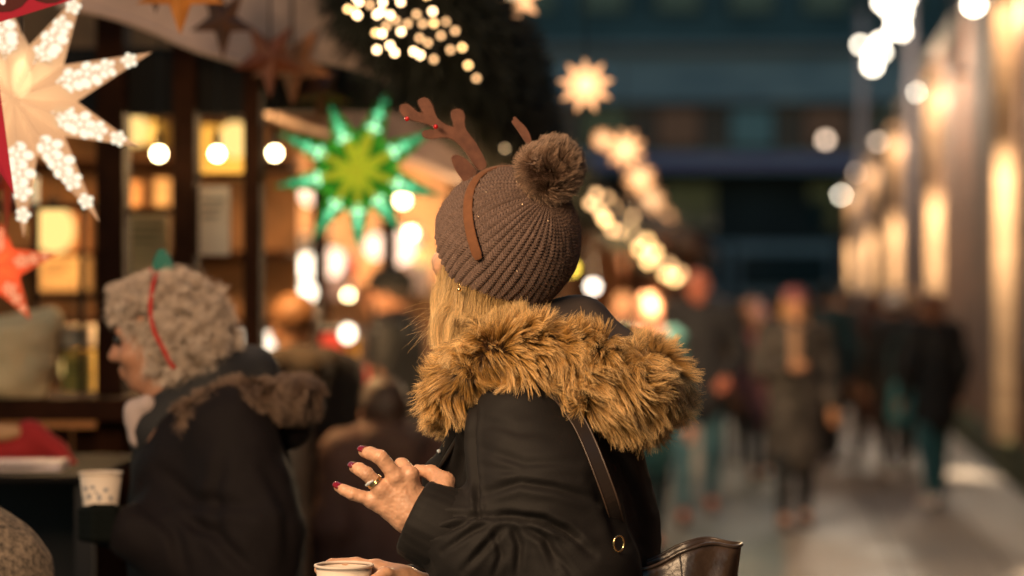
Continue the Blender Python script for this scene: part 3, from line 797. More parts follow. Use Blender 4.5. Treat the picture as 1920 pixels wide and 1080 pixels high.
# faint printed marks under the rim
# ---- handbag
bag = empty('handbag', w(1270, 1300, .0), 'dark worn leather tote bag hanging behind the woman in the bobble hat', 'handbag')
def bagsurf():
    V = []; nu, nvv = 60, 24
    # rim outline in px, near panel and far panel
    for j in range(nvv):
        v = j/(nvv-1)
        for i in range(nu):
            a = 2*PI*i/nu; ca, sa = math.cos(a), math.sin(a)
            hw = .101-.012*v; dp = .045+.035*math.sin(v*PI*.6)
            x = hw*np.sign(ca)*abs(ca)**.75; y = dp*np.sign(sa)*abs(sa)**.8
            xr = x/hw
            zt = -.004+.020*xr-.022*max(0, -xr)**1.0+.006*math.sin(xr*5)-.010*max(0, xr-.55)
            p = w(1270, 1026, .17)+np.array([x+.010*v*0, -y, 0])+np.array([0, 0, zt*(1-v)-.30*v])
            p = p+np.array([.004*math.sin(7*v+3*xr), -.005*math.sin(9*xr+6*v), 0])
            V.append(p)
    F = [(j*nu+i, j*nu+(i+1) % nu, (j+1)*nu+(i+1) % nu, (j+1)*nu+i) for j in range(nvv-1) for i in range(nu)]
    F.append(tuple((nvv-1)*nu+i for i in range(nu)))
    return V, F, nu
V, F, nu_ = bagsurf()
bb = mk('bag_body', V, F, M['leather'], bag, True); md = bb.modifiers.new('t', 'SOLIDIFY'); md.thickness = .004
rimp = [np.array(V[i]) for i in range(nu_)]+[np.array(V[0])]
MB().tube(rimp, .0028, 8, False).build('edge_piping', M['leather'], bag, True)
k_ = 46
seam = [np.array(V[j*nu_+k_])*1+np.array([0, .0, 0]) for j in range(24)]
seam = []
for j in range(24):
    best = min(range(nu_), key=lambda i: abs(V[j*nu_+i][0]-(w(1276, 1028, .17)[0]))+(0 if V[j*nu_+i][1] < w(0, 0, .17)[1] else 9)); q = np.array(V[j*nu_+best]); seam.append(q+np.array([0, -.001, 0]))
MB().tube(seam, .0013, 6).build('seam', M['strap'], bag, True)
from mathutils.bvhtree import BVHTree
me_ = jacket.data
bvh = BVHTree.FromPolygons([v.co.copy() for v in me_.vertices], [tuple(p.vertices) for p in me_.polygons])
def onjacket(px, py, lift=.005):
    o = Vector((0, 0, CAMZ)); d = (Vector(P(px, py, 4.0))-o).normalized(); h_, n_, _i, _d = bvh.ray_cast(o, d)
    return (np.array(h_)+np.array(n_)*lift) if h_ is not None else w(px, py, .1)
sp, _ = smoothpath([onjacket(1036, 735, .008), onjacket(1062, 768, .008), onjacket(1084, 805, .008), onjacket(1104, 850, .008), onjacket(1126, 905, .008), onjacket(1146, 960, .008), w(1164, 1015, .20), w(1176, 1070, .19)], [1]*8, 40)
for _ in range(6): sp[1:-1] = (sp[:-2]+sp[1:-1]*2+sp[2:])/4
V = []; F = []
for i, p in enumerate(sp):
    T = unit(sp[min(i+1, 39)]-sp[max(i-1, 0)]); nn_ = unit((.35, -1, .1)); sd = unit(np.cross(T, nn_)); nn_ = np.cross(sd, T)
    for (a, c_) in ((-.0115, 0), (-.010, .0025), (.010, .0025), (.0115, 0), (.010, -.002), (-.010, -.002)): V.append(p+sd*a+nn_*c_)
for i in range(39):
    for k in range(6): F.append((i*6+k, i*6+(k+1) % 6, (i+1)*6+(k+1) % 6, (i+1)*6+k))
so = mk('bag_strap', V, F, M['strap'], bag, False)
for sgn in (-1, 1):
    MB().tube([p+unit(np.cross(unit(sp[min(i+1, 39)]-sp[max(i-1, 0)]), (.35, -1, .1)))*.0110*sgn+np.array([0, -.003, 0]) for i, p in enumerate(sp)], .0015, 6).build('strap_edge', pbr('strap_edge_paint', (.055, .034, .024), .35), so, True)
rc_ = onjacket(1150, 1026, .012)
MB().tube([rc_+np.array([.008*math.cos(a), .005*math.cos(a), .012*math.sin(a)]) for a in np.linspace(0, 2*PI, 25)], .0016, 8, False).build('strap_ring', M['gold'], bag, True)
# ================================================================ setting
def tex_mat(name, cols, scale, rough=.8, kind='noise', spec=.3, bump=.3, rough2=None, mapping=(1, 1, 1)):
    m = bpy.data.materials.new(name); m.use_nodes = True; nt = m.node_tree; b = nt.nodes['Principled BSDF']
    b.inputs['Specular IOR Level'].default_value = spec; b.inputs['Roughness'].default_value = rough
    tc = nt.nodes.new('ShaderNodeTexCoord'); mp = nt.nodes.new('ShaderNodeMapping'); mp.inputs['Scale'].default_value = mapping
    nt.links.new(tc.outputs['Object'], mp.inputs[0])
    if kind == 'brick':
        t = nt.nodes.new('ShaderNodeTexBrick'); t.inputs['Scale'].default_value = scale
        t.inputs['Color1'].default_value = (*cols[0], 1); t.inputs['Color2'].default_value = (*cols[1], 1); t.inputs['Mortar'].default_value = (*cols[2], 1)
        t.inputs['Mortar Size'].default_value = .012; t.inputs['Brick Width'].default_value = .23; t.inputs['Row Height'].default_value = .075
        nt.links.new(mp.outputs[0], t.inputs['Vector']); base = t.outputs[0]; h = t.outputs['Fac']
        nz = nt.nodes.new('ShaderNodeTexNoise'); nz.inputs['Scale'].default_value = 1.3; nz.inputs['Detail'].default_value = 6
        nt.links.new(tc.outputs['Object'], nz.inputs['Vector'])
        mr = nt.nodes.new('ShaderNodeMapRange'); mr.inputs[1].default_value = .3; mr.inputs[2].default_value = .7; mr.inputs[3].default_value = .55; mr.inputs[4].default_value = 1.3
        nt.links.new(nz.outputs[0], mr.inputs[0])
        mu = nt.nodes.new('ShaderNodeMix'); mu.data_type = 'RGBA'; mu.blend_type = 'MULTIPLY'; mu.inputs['Factor'].default_value = 1
        nt.links.new(base, mu.inputs['A']); nt.links.new(mr.outputs[0], mu.inputs['B']); base = mu.outputs['Result']
    else:
        nz = nt.nodes.new('ShaderNodeTexNoise'); nz.inputs['Scale'].default_value = scale; nz.inputs['Detail'].default_value = 8; nz.inputs['Roughness'].default_value = .65
        nt.links.new(mp.outputs[0], nz.inputs['Vector'])
        r = nt.nodes.new('ShaderNodeValToRGB'); e = r.color_ramp.elements; e[0].position = .32; e[1].position = .68
        e[0].color = (*cols[0], 1); e[1].color = (*cols[1], 1)
        if len(cols) > 2: q = e.new(.5); q.color = (*cols[2], 1)
        nt.links.new(nz.outputs[0], r.inputs[0]); base = r.outputs[0]; h = nz.outputs[0]
        if rough2 is not None:
            mr = nt.nodes.new('ShaderNodeMapRange'); mr.inputs[1].default_value = .35; mr.inputs[2].default_value = .65; mr.inputs[3].default_value = rough; mr.inputs[4].default_value = rough2
            nt.links.new(nz.outputs[0], mr.inputs[0]); nt.links.new(mr.outputs[0], b.inputs['Roughness'])
    nt.links.new(base, b.inputs['Base Color'])
    bp = nt.nodes.new('ShaderNodeBump'); bp.inputs['Strength'].default_value = bump; bp.inputs['Distance'].default_value = .01
    nt.links.new(h, bp.inputs['Height']); nt.links.new(bp.outputs[0], b.inputs['Normal'])
    return m
ROT = Matrix(((SRT[0], SU[0], 0), (SRT[1], SU[1], 0), (0, 0, 1)))
AX = np.array([SRT, SU, [0, 0, 1.0]])       # street axes
def sq(L0, L1, s0, s1, z):
    return [S(L0, s0, z), S(L1, s0, z), S(L1, s1, z), S(L0, s1, z)]
def grid_sheet(name, L0, L1, s0, s1, z, nL, nS, mat, kind='structure'):
    V = [S(L0+(L1-L0)*i/nL, s0+(s1-s0)*j/nS, z) for j in range(nS+1) for i in range(nL+1)]
    F = [(j*(nL+1)+i, j*(nL+1)+i+1, (j+1)*(nL+1)+i+1, (j+1)*(nL+1)+i) for j in range(nS) for i in range(nL)]
    return tag(mk(name, V, F, mat), kind=kind)
M['asphalt'] = tex_mat('dark_setts', [(.06, .085, .10), (.13, .165, .185)], 3, .45, rough2=.75, spec=.5)
M['paving'] = tex_mat('pale_paving', [(.075, .066, .064), (.30, .26, .235)], .9, .42, rough2=.7, spec=.5)
grid_sheet('ground', -300, 300, -100, 500, 0, 4, 4, M['asphalt'])
grid_sheet('pavement', .05, 1.86, -5, 74, .004, 2, 40, M['paving'])
b = MB(); 
for j in range(66): b.add([S(.06, -4+1.2*j, .0085), S(1.85, -4+1.2*j, .0085), S(1.85, -3.988+1.2*j, .0085), S(.06, -3.988+1.2*j, .0085)], [(0, 1, 2, 3)])
for q in (.65, 1.25): b.add([S(q, -5, .0082), S(q+.012, -5, .0082), S(q+.012, 74, .0082), S(q, 74, .0082)], [(0, 1, 2, 3)])
tag(b.build('paving_joints', pbr('joint', (.02, .02, .02), .9)), kind='structure')

# ---- right: brick wall with lit pilasters
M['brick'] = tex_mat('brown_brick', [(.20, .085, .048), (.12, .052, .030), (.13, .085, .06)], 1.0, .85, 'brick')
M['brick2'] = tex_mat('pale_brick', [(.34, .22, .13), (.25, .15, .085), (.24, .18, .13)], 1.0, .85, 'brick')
M['stone'] = tex_mat('stone', [(.22, .19, .16), (.34, .30, .25)], 3, .8)
M['moss'] = tex_mat('mossy_plinth', [(.018, .030, .010), (.05, .06, .025)], 5, .95)
M['iron'] = pbr('black_iron', (.02, .02, .02), .4, metal=.6)
wall = empty('brick_wall', S(1.91, 10), 'long brown brick wall with lit pilasters along the right side of the lane', 'wall')
def wbox(b, L0, L1, s0, s1, z0, z1_, bev=0): return b.box(S((L0+L1)/2, (s0+s1)/2, (z0+z1_)/2), (L1-L0, s1-s0, z1_-z0), AX, bev)
def brick_face(name, L0, L1, s0, s1, z0, z1_, parent, mat):
    """box whose local axes suit the brick texture (rows level, courses along the wall)"""
    c = S((L0+L1)/2, (s0+s1)/2, (z0+z1_)/2)
    b = MB().box((0, 0, 0), (s1-s0, z1_-z0, L1-L0))
    me = bpy.data.meshes.new(name); me.from_pydata(b.V, [], b.F); me.materials.append(mat)
    o = link(name, me, parent)
    R = Matrix((tuple(SU), (0, 0, 1), tuple(SRT))).transposed().to_4x4()
    o.matrix_basis = Matrix.Translation(c) @ R
    return o
brick_face('wall', 1.93, 2.5, -3, 73.5, 0, 4.35, wall, M['brick'])
b = MB(); wbox(b, 1.90, 2.53, -3, 73.5, 4.35, 4.5); b.build('coping', M['stone'], wall)
b = MB(); wbox(b, 1.84, 1.93, -3, 73.5, 0.0, .30); b.build('plinth', M['moss'], wall)
pil_s = [13.0, 20.2, 28.9, 38.5, 48.5, 60.0]
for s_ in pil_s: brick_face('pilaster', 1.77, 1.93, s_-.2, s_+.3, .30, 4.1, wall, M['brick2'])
M['lampglow'] = glow('cool_white_lamp', (1.0, .90, .72), 24)
M['lampglow2'] = glow('warm_white_lamp', (1.0, .72, .52), 6)
def wall_lamp(s_, i):
    px = 1455+1; z = CAMZ+2.28
    e = empty('wall_lamp', S(1.77, s_-.2, z), ['white wall lamp nearest the lens, just outside the right edge', 'white wall lamp on the pilaster nearest the right edge, topmost of its row', 'white wall lamp on the second pilaster along the brick wall', 'small warm wall lamp on the third pilaster along the brick wall', 'small wall lamp on the fourth pilaster of the brick wall', 'lowest looking white wall lamp at the far end of the brick wall'][i], 'wall lamp', 'lamps on the brick wall')
    b = MB(); b.tube([S(1.80, s_-.21, z+.10), S(1.68, s_-.35, z+.13), S(1.58, s_-.5, z+.10)], .012, 8); b.box(S(1.83, s_-.215, z+.09), (.10, .03, .14), AX, .004)
    b.build('bracket', M['iron'], e)
    b = MB(); b.lathe(S(1.58, s_-.5, z+.02), [(.03, .08), (.10, .05), (.115, .0), (.10, .0), (.085, .04)], 20, capt=False); b.build('lamp_shade', M['iron'], e, True)
    b = MB(); b.sphere(S(1.58, s_-.5, z-.01), .055 if i < 3 else .05, 20, 14, (1, 1, .8)); b.build('bulb', M['lampglow'] if i < 3 or i == 5 else M['lampglow2'], e, True)
    lamp('wall_light', S(1.80, s_-.56, z-.08), 50, (1, .74, .46), .03, e)
    lo_ = lamp('wall_spot', S(1.83, s_-.62, z-.02), 4200, (1, .76, .48), .04, e, 'SPOT', spot_size=math.radians(20), spot_blend=.9)
    dv = S(1.85, s_-.2, 1.75)-S(1.83, s_-.62, z-.02); lo_.rotation_euler = Vector(dv).to_track_quat('-Z', 'Y').to_euler()
    # uplight wash on the pilaster
    return e
for i, s_ in enumerate(pil_s):
    wall_lamp(s_, i)
# white banner down the wall by the first lamp
bn = empty('wall_banner', S(1.9, 17.0, 0), 'tall narrow pale banner hanging on the brick wall near the right edge', 'banner')
b = MB(); wbox(b, 1.868, 1.874, 17.7, 18.25, 1.0, 3.3); b.build('banner_cloth', pbr('pale_banner', (.42, .40, .46), .8), bn)
b = MB(); b.tube([S(1.86, 17.65, 3.31), S(1.86, 18.3, 3.31)], .012, 6); b.build('banner_rod', M['iron'], bn)

# ---- end of the lane: long dark building
bd = empty('building', S(0, 75), 'dark blue grey brick building with rows of windows closing off the lane', 'building')
M['bl_teal'] = tex_mat('dark_teal_cladding', [(.05, .085, .095), (.10, .15, .165)], .5, .8)
M['bl_grey'] = tex_mat('blue_grey_brick', [(.20, .24, .28), (.36, .38, .40)], .35, .9, mapping=(1, 1, 3))
M['bl_brown'] = tex_mat('brown_brick_far', [(.15, .09, .07), (.24, .14, .10)], .4, .9)
M['bl_dark'] = pbr('near_black_front', (.018, .02, .022), .8, var=.4, vscale=.3)  # near-black base, tone varied at random
M['purple'] = glow('purple_strip_light', (.34, .26, .58), .11)
def band(name, z0, z1_, s0, mat, x0=-26, x1=26): 
    b = MB(); b.box((0.5*(x0+x1), s0+6, (z0+z1_)/2), (x1-x0, 12, z1_-z0)); return b.build(name, mat, bd)
BX = 8
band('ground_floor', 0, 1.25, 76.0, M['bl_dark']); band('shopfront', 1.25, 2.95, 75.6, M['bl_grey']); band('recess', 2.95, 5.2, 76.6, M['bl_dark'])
band('balcony', 5.2, 5.75, 74.8, M['bl_grey']); band('upper_wall', 5.75, 7.35, 75.6, M['bl_brown']); band('spandrel', 7.35, 9.2, 75.3, M['bl_grey']); band('top_wall', 9.2, 14.0, 75.8, M['bl_teal']); band('roof', 14.0, 14.5, 75.0, M['bl_dark'])
b = MB(); b.box((BX-2, 74.77, 5.45), (22, .06, .22)); b.build('light_strip', M['purple'], bd)
b = MB(); b.box((0, 75.2, 8.95), (52, .3, .18)); b.build('cornice', M['bl_brown'], bd)
M['win_dark'] = pbr('dark_window_glass', (.02, .035, .04), .1, spec=.8)
M['win_amber'] = pbr('curtained_window', (.10, .05, .03), .6, emit=(.45, .2, .10), es=.08)
M['win_teal'] = pbr('teal_window', (.03, .06, .07), .3, emit=(.10, .24, .28), es=.12)
def window(x, z, wd_, ht, mt, s0):
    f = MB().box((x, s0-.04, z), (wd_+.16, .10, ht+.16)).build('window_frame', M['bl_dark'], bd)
    MB().box((x, s0-.105, z), (wd_, .03, ht)).build('pane', mt, f)
for i in range(-9, 12):
    x = i*2.3+.6
    window(x, 6.55, 1.3, 1.15, [M['win_amber'], M['win_dark'], M['win_amber'], M['win_teal']][i % 4], 75.6)
    window(x, 11.2, 1.3, 1.9, M['win_dark'], 75.8)
    window(x+.4, 4.1, 1.6, 1.4, [M['win_dark'], M['bl_dark']][i % 2], 76.6)
for i in range(-6, 8):
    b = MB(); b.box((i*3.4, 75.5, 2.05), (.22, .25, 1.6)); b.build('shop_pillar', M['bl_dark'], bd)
for i in range(-6, 7):
    window(i*3.4+1.7, 2.1, 2.6, .95, M['win_dark'] if i % 3 else M['win_teal'], 75.55)
# ---- poles and white light clusters at the upper right
M['pole'] = pbr('grey_painted_pole', (.22, .20, .22), .5)
def pole(px, D, top, r, label):
    p = P(px, 540, D); e = empty('lamp_pole', (p[0], p[1], 0), label, 'pole', 'slim poles by the brick wall')
    MB().tube([(p[0], p[1], .0), (p[0], p[1], top)], [r, r*.8], 12).build('shaft', M['pole'], e, True)
    MB().lathe((p[0], p[1], 0), [(r*2.2, 0), (r*2.2, .06), (r*1.3, .14)], 16).build('base', M['iron'], e, True)
    MB().sphere((p[0], p[1], top), r*1.5, 12, 8).build('finial', M['iron'], e, True)
pole(1616, 33, 5.4, .07, 'slim grey pole under the lower cluster of white lights')
pole(1708, 27, 5.4, .06, 'slim grey pole beside the upper cluster of white lights')
M['white_bulb'] = glow('white_bulb', (1, .88, .70), 20)
def cluster(pts, D, label):
    c = P(pts[0][0], pts[0][1], D); e = empty('light_cluster', c, label, 'string lights', 'clusters of white lights on the wall side')
    b = MB(); cb = MB(); last = None
    for i, (x, y, r) in enumerate(pts):
        p = P(x, y, D+RS.rand()*.6); MB().sphere(p, r*.62, 14, 10).build('bulb', M['white_bulb'], e, True)
        if last is not None: cb.tube([last+(0, 0, .05), (last+p)/2+(0, 0, .0), p+(0, 0, .05)], .008, 6)
        last = p
    cb.tube([last, P(pts[-1][0]+8, -260, D)], .008, 6)
    cb.build('cable', M['iron'], e, True)
    lamp('cluster_light', P(pts[0][0], pts[0][1]+70, D-.8), 260, (1, .78, .56), .25, e)
cluster([(1636, 122, .10), (1613, 84, .055), (1650, 78, .08), (1636, 102, .08), (1655, 98, .06)], 30, 'lower cluster of bright white bulbs hanging left of the wall lamps')
cluster([(1684, 46, .11), (1668, 20, .06), (1690, 22, .09), (1654, 4, .07), (1700, -4, .07), (1676, 55, .07), (1692, 60, .06)], 26, 'upper cluster of bright white bulbs cut by the top edge')
# upright post with hanging bulbs further right
b = MB(); 
pp_ = P(1798, 132, 24); e = empty('hanging_banner', pp_, 'narrow grey pennant hanging above the second wall lamp', 'pennant')
MB().box(P(1797, 30, 24)+(0, 0, .2), (.10, .01, 1.45)).build('pennant_cloth', pbr('grey_pennant', (.16, .15, .17), .8), e)
MB().box(P(1797, 138, 24), (.22, .05, .06)).build('weight', M['iron'], e)
MB().tube([P(1797, -30, 24), P(1797, -400, 24)], .008, 6).build('cord', M['iron'], e)

# ================================================================ stalls on the left
M['timber'] = pbr('dark_stained_timber', (.030, .010, .004), .8, spec=.08, bump=.4, bscale=25, var=.35, vscale=12)
M['timber_mid'] = pbr('amber_timber', (.23, .10, .035), .65, bump=.3, bscale=20, var=.35, vscale=6)
M['plank_light'] = pbr('pale_board', (.46, .29, .14), .7, var=.3, vscale=4)
M['plank_mid'] = pbr('tan_board', (.24, .13, .07), .8, var=.35, vscale=3)
M['canvas'] = pbr('cream_canvas', (.50, .37, .31), .85, bump=.7, bscale=7, var=.3, vscale=4, bdist=.03)
M['canvas_b'] = pbr('mauve_canvas', (.14, .09, .075), .9, var=.3, vscale=3)
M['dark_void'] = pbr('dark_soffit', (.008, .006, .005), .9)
M['globe'] = glow('warm_globe', (1.0, .80, .42), 20)
M['paper_w'] = pbr('cream_paper', (.62, .46, .30), .8)
FD = 6.8
def fbox(b, x0, x1, y0, y1, D0, D1, bev=0):
    """box given by its outline seen at depth D0, running back to D1"""
    a = P(x0, y1, D0); c = P(x1, y0, D0)
    return b.box(((a[0]+c[0])/2, (D0+D1)/2, (a[2]+c[2])/2), (c[0]-a[0], D1-D0, c[2]-a[2]), None, bev)
st = empty('market_stall', (P(200, 540, FD)[0], FD, 0), 'dark timber market stall with lit windows behind the grey haired woman', 'market stall')
for x0, x1 in ((-220, -170), (178, 230), (322, 364), (455, 486)):
    b = MB(); a = P(x0, 0, 6.62); c = P(x1, 0, 6.62); b.box(((a[0]+c[0])/2, 6.70, 1.15), (c[0]-a[0], .14, 2.3), None, .006); b.build('post', M['timber'], st)
b = MB(); fbox(b, -220, 486, 748, 790, 6.45, 6.95, .008); b.build('counter', M['timber'], st)
b = MB(); a = P(-220, 0, 6.7); c = P(486, 0, 6.7)
for i in range(12):
    x0 = a[0]+(c[0]-a[0])*i/12; x1 = a[0]+(c[0]-a[0])*(i+1)/12; b.box(((x0+x1)/2, 6.72, .585), (x1-x0-.008, .03, 1.15))
b.build('front_boards', M['timber'], st)
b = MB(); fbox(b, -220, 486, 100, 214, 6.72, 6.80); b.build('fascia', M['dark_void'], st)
for (x0, x1, y0, y1) in ((230, 322, 390, 401), (60, 178, 553, 562), (-170, 178, 382, 392), (364, 455, 325, 333), (148, 156, 392, 748), (60, 70, 392, 748), (-60, -50, 214, 748)):
    b = MB(); fbox(b, x0, x1, y0, y1, 6.74, 6.77); b.build('glazing_bar', M['timber'], st)
b = MB(); fbox(b, -400, 560, -60, 900, 9.85, 9.92); b.build('back_wall', M['timber_mid'], st)
b = MB(); fbox(b, -400, 560, 100, 110, 6.8, 9.9); b.build('ceiling', M['timber_mid'], st)
b = MB(); a = P(486, 0, 6.75); b.box((a[0]+.02, 8.3, .6), (.03, 3.0, 1.2)); b.build('side_boards', M['timber'], st)
for zy in (300, 470, 600): b = MB(); fbox(b, -380, 540, zy, zy+10, 9.3, 9.84); b.build('shelf', M['timber'], st)
for X_, z_, pw in ((P(60, 330, 7.3)[0], 2.1, 48), (P(345, 330, 7.3)[0], 2.1, 48), (P(470, 330, 7.3)[0], 2.05, 28)):
    lamp('stall_light', (X_, 7.9, z_), pw, (1, .60, .25), .08, st)
# canvas canopies
def canopy(name, quad, nu, nv, label, wr=.04, sag=.06, mat='canvas'):
    q = [np.array(p) for p in quad]; V = []
    for j in range(nv+1):
        for i in range(nu+1):
            u, v = i/nu, j/nv; p = q[0]*(1-u)*(1-v)+q[1]*u*(1-v)+q[2]*u*v+q[3]*(1-u)*v
            V.append(p-np.array([0, 0, sag*math.sin(u*PI*3)**2*math.sin(v*PI)]))
    V = np.array(V); V[:, 2] += wr*vn(V*np.array([1, 1, 1]), 2.5)+wr*.4*vn(V, 7)
    F = [(j*(nu+1)+i, j*(nu+1)+i+1, (j+1)*(nu+1)+i+1, (j+1)*(nu+1)+i) for j in range(nv) for i in range(nu)]
    e = empty(name, q[0], label, 'canopy', 'canvas stall canopies')
    o = mk('canvas', V, F, M[mat], e, True); md = o.modifiers.new('t', 'SOLIDIFY'); md.thickness = .006
    hemp = [V[i]+np.array([0, 0, -.0]) for i in range(nu+1)]
    MB().tube(hemp, .012, 8).build('hem', M['canvas'], e, True)
    return e
canopy('stall_canopy', [P(110, 18, 6.0), P(745, 150, 6.75), P(760, -260, 6.9), P(80, -420, 5.9)], 40, 24, 'wrinkled cream canvas canopy over the near stall, hung with brown stars')
canopy('stall_canopy', [P(480, 205, 8.2), P(895, 352, 9.6), P(900, 240, 9.9), P(470, 150, 8.4)], 30, 10, 'narrow mauve brown canopy above the green star', .02, .03, 'canvas_b')
b = MB(); b.add([P(120, 30, 6.05), P(860, 152, 6.8), P(960, 230, 7.4), P(960, 330, 9.0), P(480, 212, 8.15), P(110, 225, 6.9)], [(0, 1, 2, 3, 4, 5)])
# dark underside boards of the eave
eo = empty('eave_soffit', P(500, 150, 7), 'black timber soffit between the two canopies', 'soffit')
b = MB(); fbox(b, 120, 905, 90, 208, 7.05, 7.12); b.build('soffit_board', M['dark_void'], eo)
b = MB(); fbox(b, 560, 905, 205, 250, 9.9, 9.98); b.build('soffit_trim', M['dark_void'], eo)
M['hang_cord'] = M['iron']
# hanging globe bulbs
def globe(px, py, D, label, r=.0195, mat='globe', pw=1.2, up=.35, group='warm globe bulbs in the stalls'):
    p = P(px, py, D); e = empty('globe_bulb', p, label, 'bulb', group)
    MB().sphere(p, r, 16, 12).build('glass', M[mat], e, True)
    MB().lathe(p+np.array([0, 0, r*.8]), [(r*.45, 0), (r*.5, .03), (r*.3, .045)], 12).build('socket', M['iron'], e, True)
    MB().tube([p+np.array([0, 0, r*.8+.04]), p+np.array([0, 0, up])], .003, 6).build('cord', M['iron'], e)
for a_ in [(298, 288, 6.5, 'globe bulb between the two timber posts, leftmost of the upper row'), (407, 288, 6.5, 'globe bulb right of the second timber post, middle of the upper row'), (515, 287, 6.5, 'globe bulb at the right end of the upper row, left of the green star')]: globe(*a_)
for a_ in [(519, 375, 12, 'globe bulb on the lower left tips of the green star', .024), (755, 375, 12, 'globe bulb on the right tips of the green star', .027), (771, 437, 12, 'globe bulb below the right tips of the green star, close to the knit hat', .024), (653, 553, 12, 'dim globe bulb just above the red and yellow packets', .018)]: globe(*a_, up=.6)
M['amber_bulb'] = glow('amber_bulb', (1, .55, .15), 6)
globe(487, 352, 7.2, 'small amber bulb left of the green star', .012, 'amber_bulb', up=.25)
M['yellow_bulb'] = glow('yellow_bulb', (1, .68, .08), 7); M['white_b2'] = glow('pale_bulb', (1, .85, .68), 9)
globe(1072, 502, 14, 'yellow bulb right beside the back of the knit hat', .028, 'yellow_bulb')
globe(1112, 537, 14, 'pale bulb just above the fur hood, right of the knit hat', .028, 'white_b2')
globe(1548, 262, 34, 'pale pink globe standing alone in front of the dark building', .055, 'lampglow2', up=.2)
globe(1618, 272, 36, 'dim pinkish globe left of the third wall lamp', .045, 'lampglow2', up=.2)

# ---- goods in the near stall
def goods_box(x0, x1, y0, y1, D0, dep, col, label, cat='box', name='goods_box', emit=0, lines=True):
    a = P(x0, y1, D0); c = P(x1, y0, D0); e = empty(name, ((a[0]+c[0])/2, D0, a[2]), label, cat)
    m = pbr(name+'_m', col, .6, var=.15, vscale=9)
    b = MB(); fbox(b, x0, x1, y0, y1, D0, D0+dep, .004); b.build('carton' if dep > .03 else 'sheet', m, e)
    if lines:
        b = MB(); h = y1-y0
        for k in range(3): fbox(b, x0+(x1-x0)*.15, x1-(x1-x0)*(.15+.1*k), y0+h*(.18+.12*k), y0+h*(.22+.12*k), D0-.006, D0-.002)
        b.build('print', pbr('print_ink', tuple(c_*.35 for c_ in col), .7), e)
    return e
goods_box(234, 316, 402, 514, 7.3, .01, (.75, .55, .27), 'cream poster in the window between the two timber posts', 'poster', 'poster')
goods_box(367, 431, 349, 479, 6.72, .008, (.80, .62, .46), 'white price list hung right of the second timber post', 'sign', 'price_list')
goods_box(240, 300, 225, 270, 9.0, .25, (.55, .42, .12), 'olive yellow carton behind the leftmost globe bulb')
goods_box(375, 470, 235, 330, 9.0, .25, (.50, .36, .08), 'mustard carton behind the middle globe bulb')
goods_box(236, 262, 340, 385, 9.0, .12, (.75, .38, .16), 'small orange carton in the window between the posts')
goods_box(290, 314, 335, 385, 9.0, .12, (.70, .45, .22), 'small tan carton in the window between the posts')
goods_box(62, 145, 400, 470, 9.0, .25, (.60, .25, .09), 'orange carton on the shelf right of the cream star')
goods_box(72, 150, 480, 545, 9.0, .25, (.72, .45, .2), 'pale carton below the shelf, left of the first timber post')
goods_box(118, 172, 660, 738, 7.6, .2, (.80, .55, .10), 'yellow packet low in the window left of the first post')
goods_box(118, 170, 610, 650, 7.6, .15, (.75, .60, .42), 'cream packet on top of the yellow one by the first post')
goods_box(20, 60, 330, 400, 6.9, .1, (.18, .30, .42), 'blue packet behind the lower tips of the cream star')
goods_box(5, 50, 372, 400, 6.85, .1, (.65, .12, .05), 'red packet behind the lowest tip of the cream star')
# cream sack
sk = empty('sack', P(50, 745, 6.5), 'rumpled cream paper sack on the counter below the orange star', 'sack')
sdf('sack_body', [ell(P(35, 665, 6.55), (.105, .07, .11), None, .03), cap(P(-10, 640, 6.55), P(90, 600, 6.55), .05, .035, .04), cap(P(-10, 715, 6.55), P(70, 735, 6.55), .05, .03, .03)], .007, pbr('kraft_cream', (.78, .56, .30), .8), sk, 1, lambda V, N: .010*vn(V, 14)+.005*vn(V, 32))
M['blackwood'] = pbr('blackened_wood', (.006, .005, .005), .8, spec=.1)
# table in front: red cloth, white packet
rc2 = empty('red_cloth', P(80, 840, 5.9), 'crumpled red cloth with a cream tuft lying at the left edge below the counter', 'cloth')
sdf('cloth', [cap(P(-60, 850, 5.9), P(95, 845, 5.9), .035, .03, .03), cap(P(60, 815, 5.9), P(140, 870, 5.85), .035, .015, .03)], .006, pbr('red_wool', (.30, .012, .012), .9), rc2, 1, lambda V, N: .010*vn(V, 20))
sdf('cream_tuft', [cap(P(-60, 812, 5.88), P(30, 812, 5.88), .022, .02, .03)], .006, pbr('cream_wool', (.42, .24, .12), .9), rc2, 1, lambda V, N: .008*vn(V, 30))
goods_box(-30, 112, 866, 892, 5.6, .12, (.55, .45, .45), 'flat white packet below the red cloth at the left edge', 'packet')
tb = empty('side_table', (P(0, 540, 5.7)[0], 5.75, 0), 'dark side table at the left edge holding the red cloth', 'table')
b = MB(); fbox(b, -220, 175, 893, 905, 5.45, 6.2, .004); b.build('table_top', M['blackwood'], tb)
for x in (-200, 160):
    for D in (5.5, 6.1):
        a = P(x, 540, D); MB().box((a[0], D, .55), (.04, .04, 1.1)).build('leg', M['black'], tb)
MB().box((P(-20, 540, 6.15)[0], 6.14, .58), (.5, .015, 1.06)).build('table_skirt', M['black'], tb)

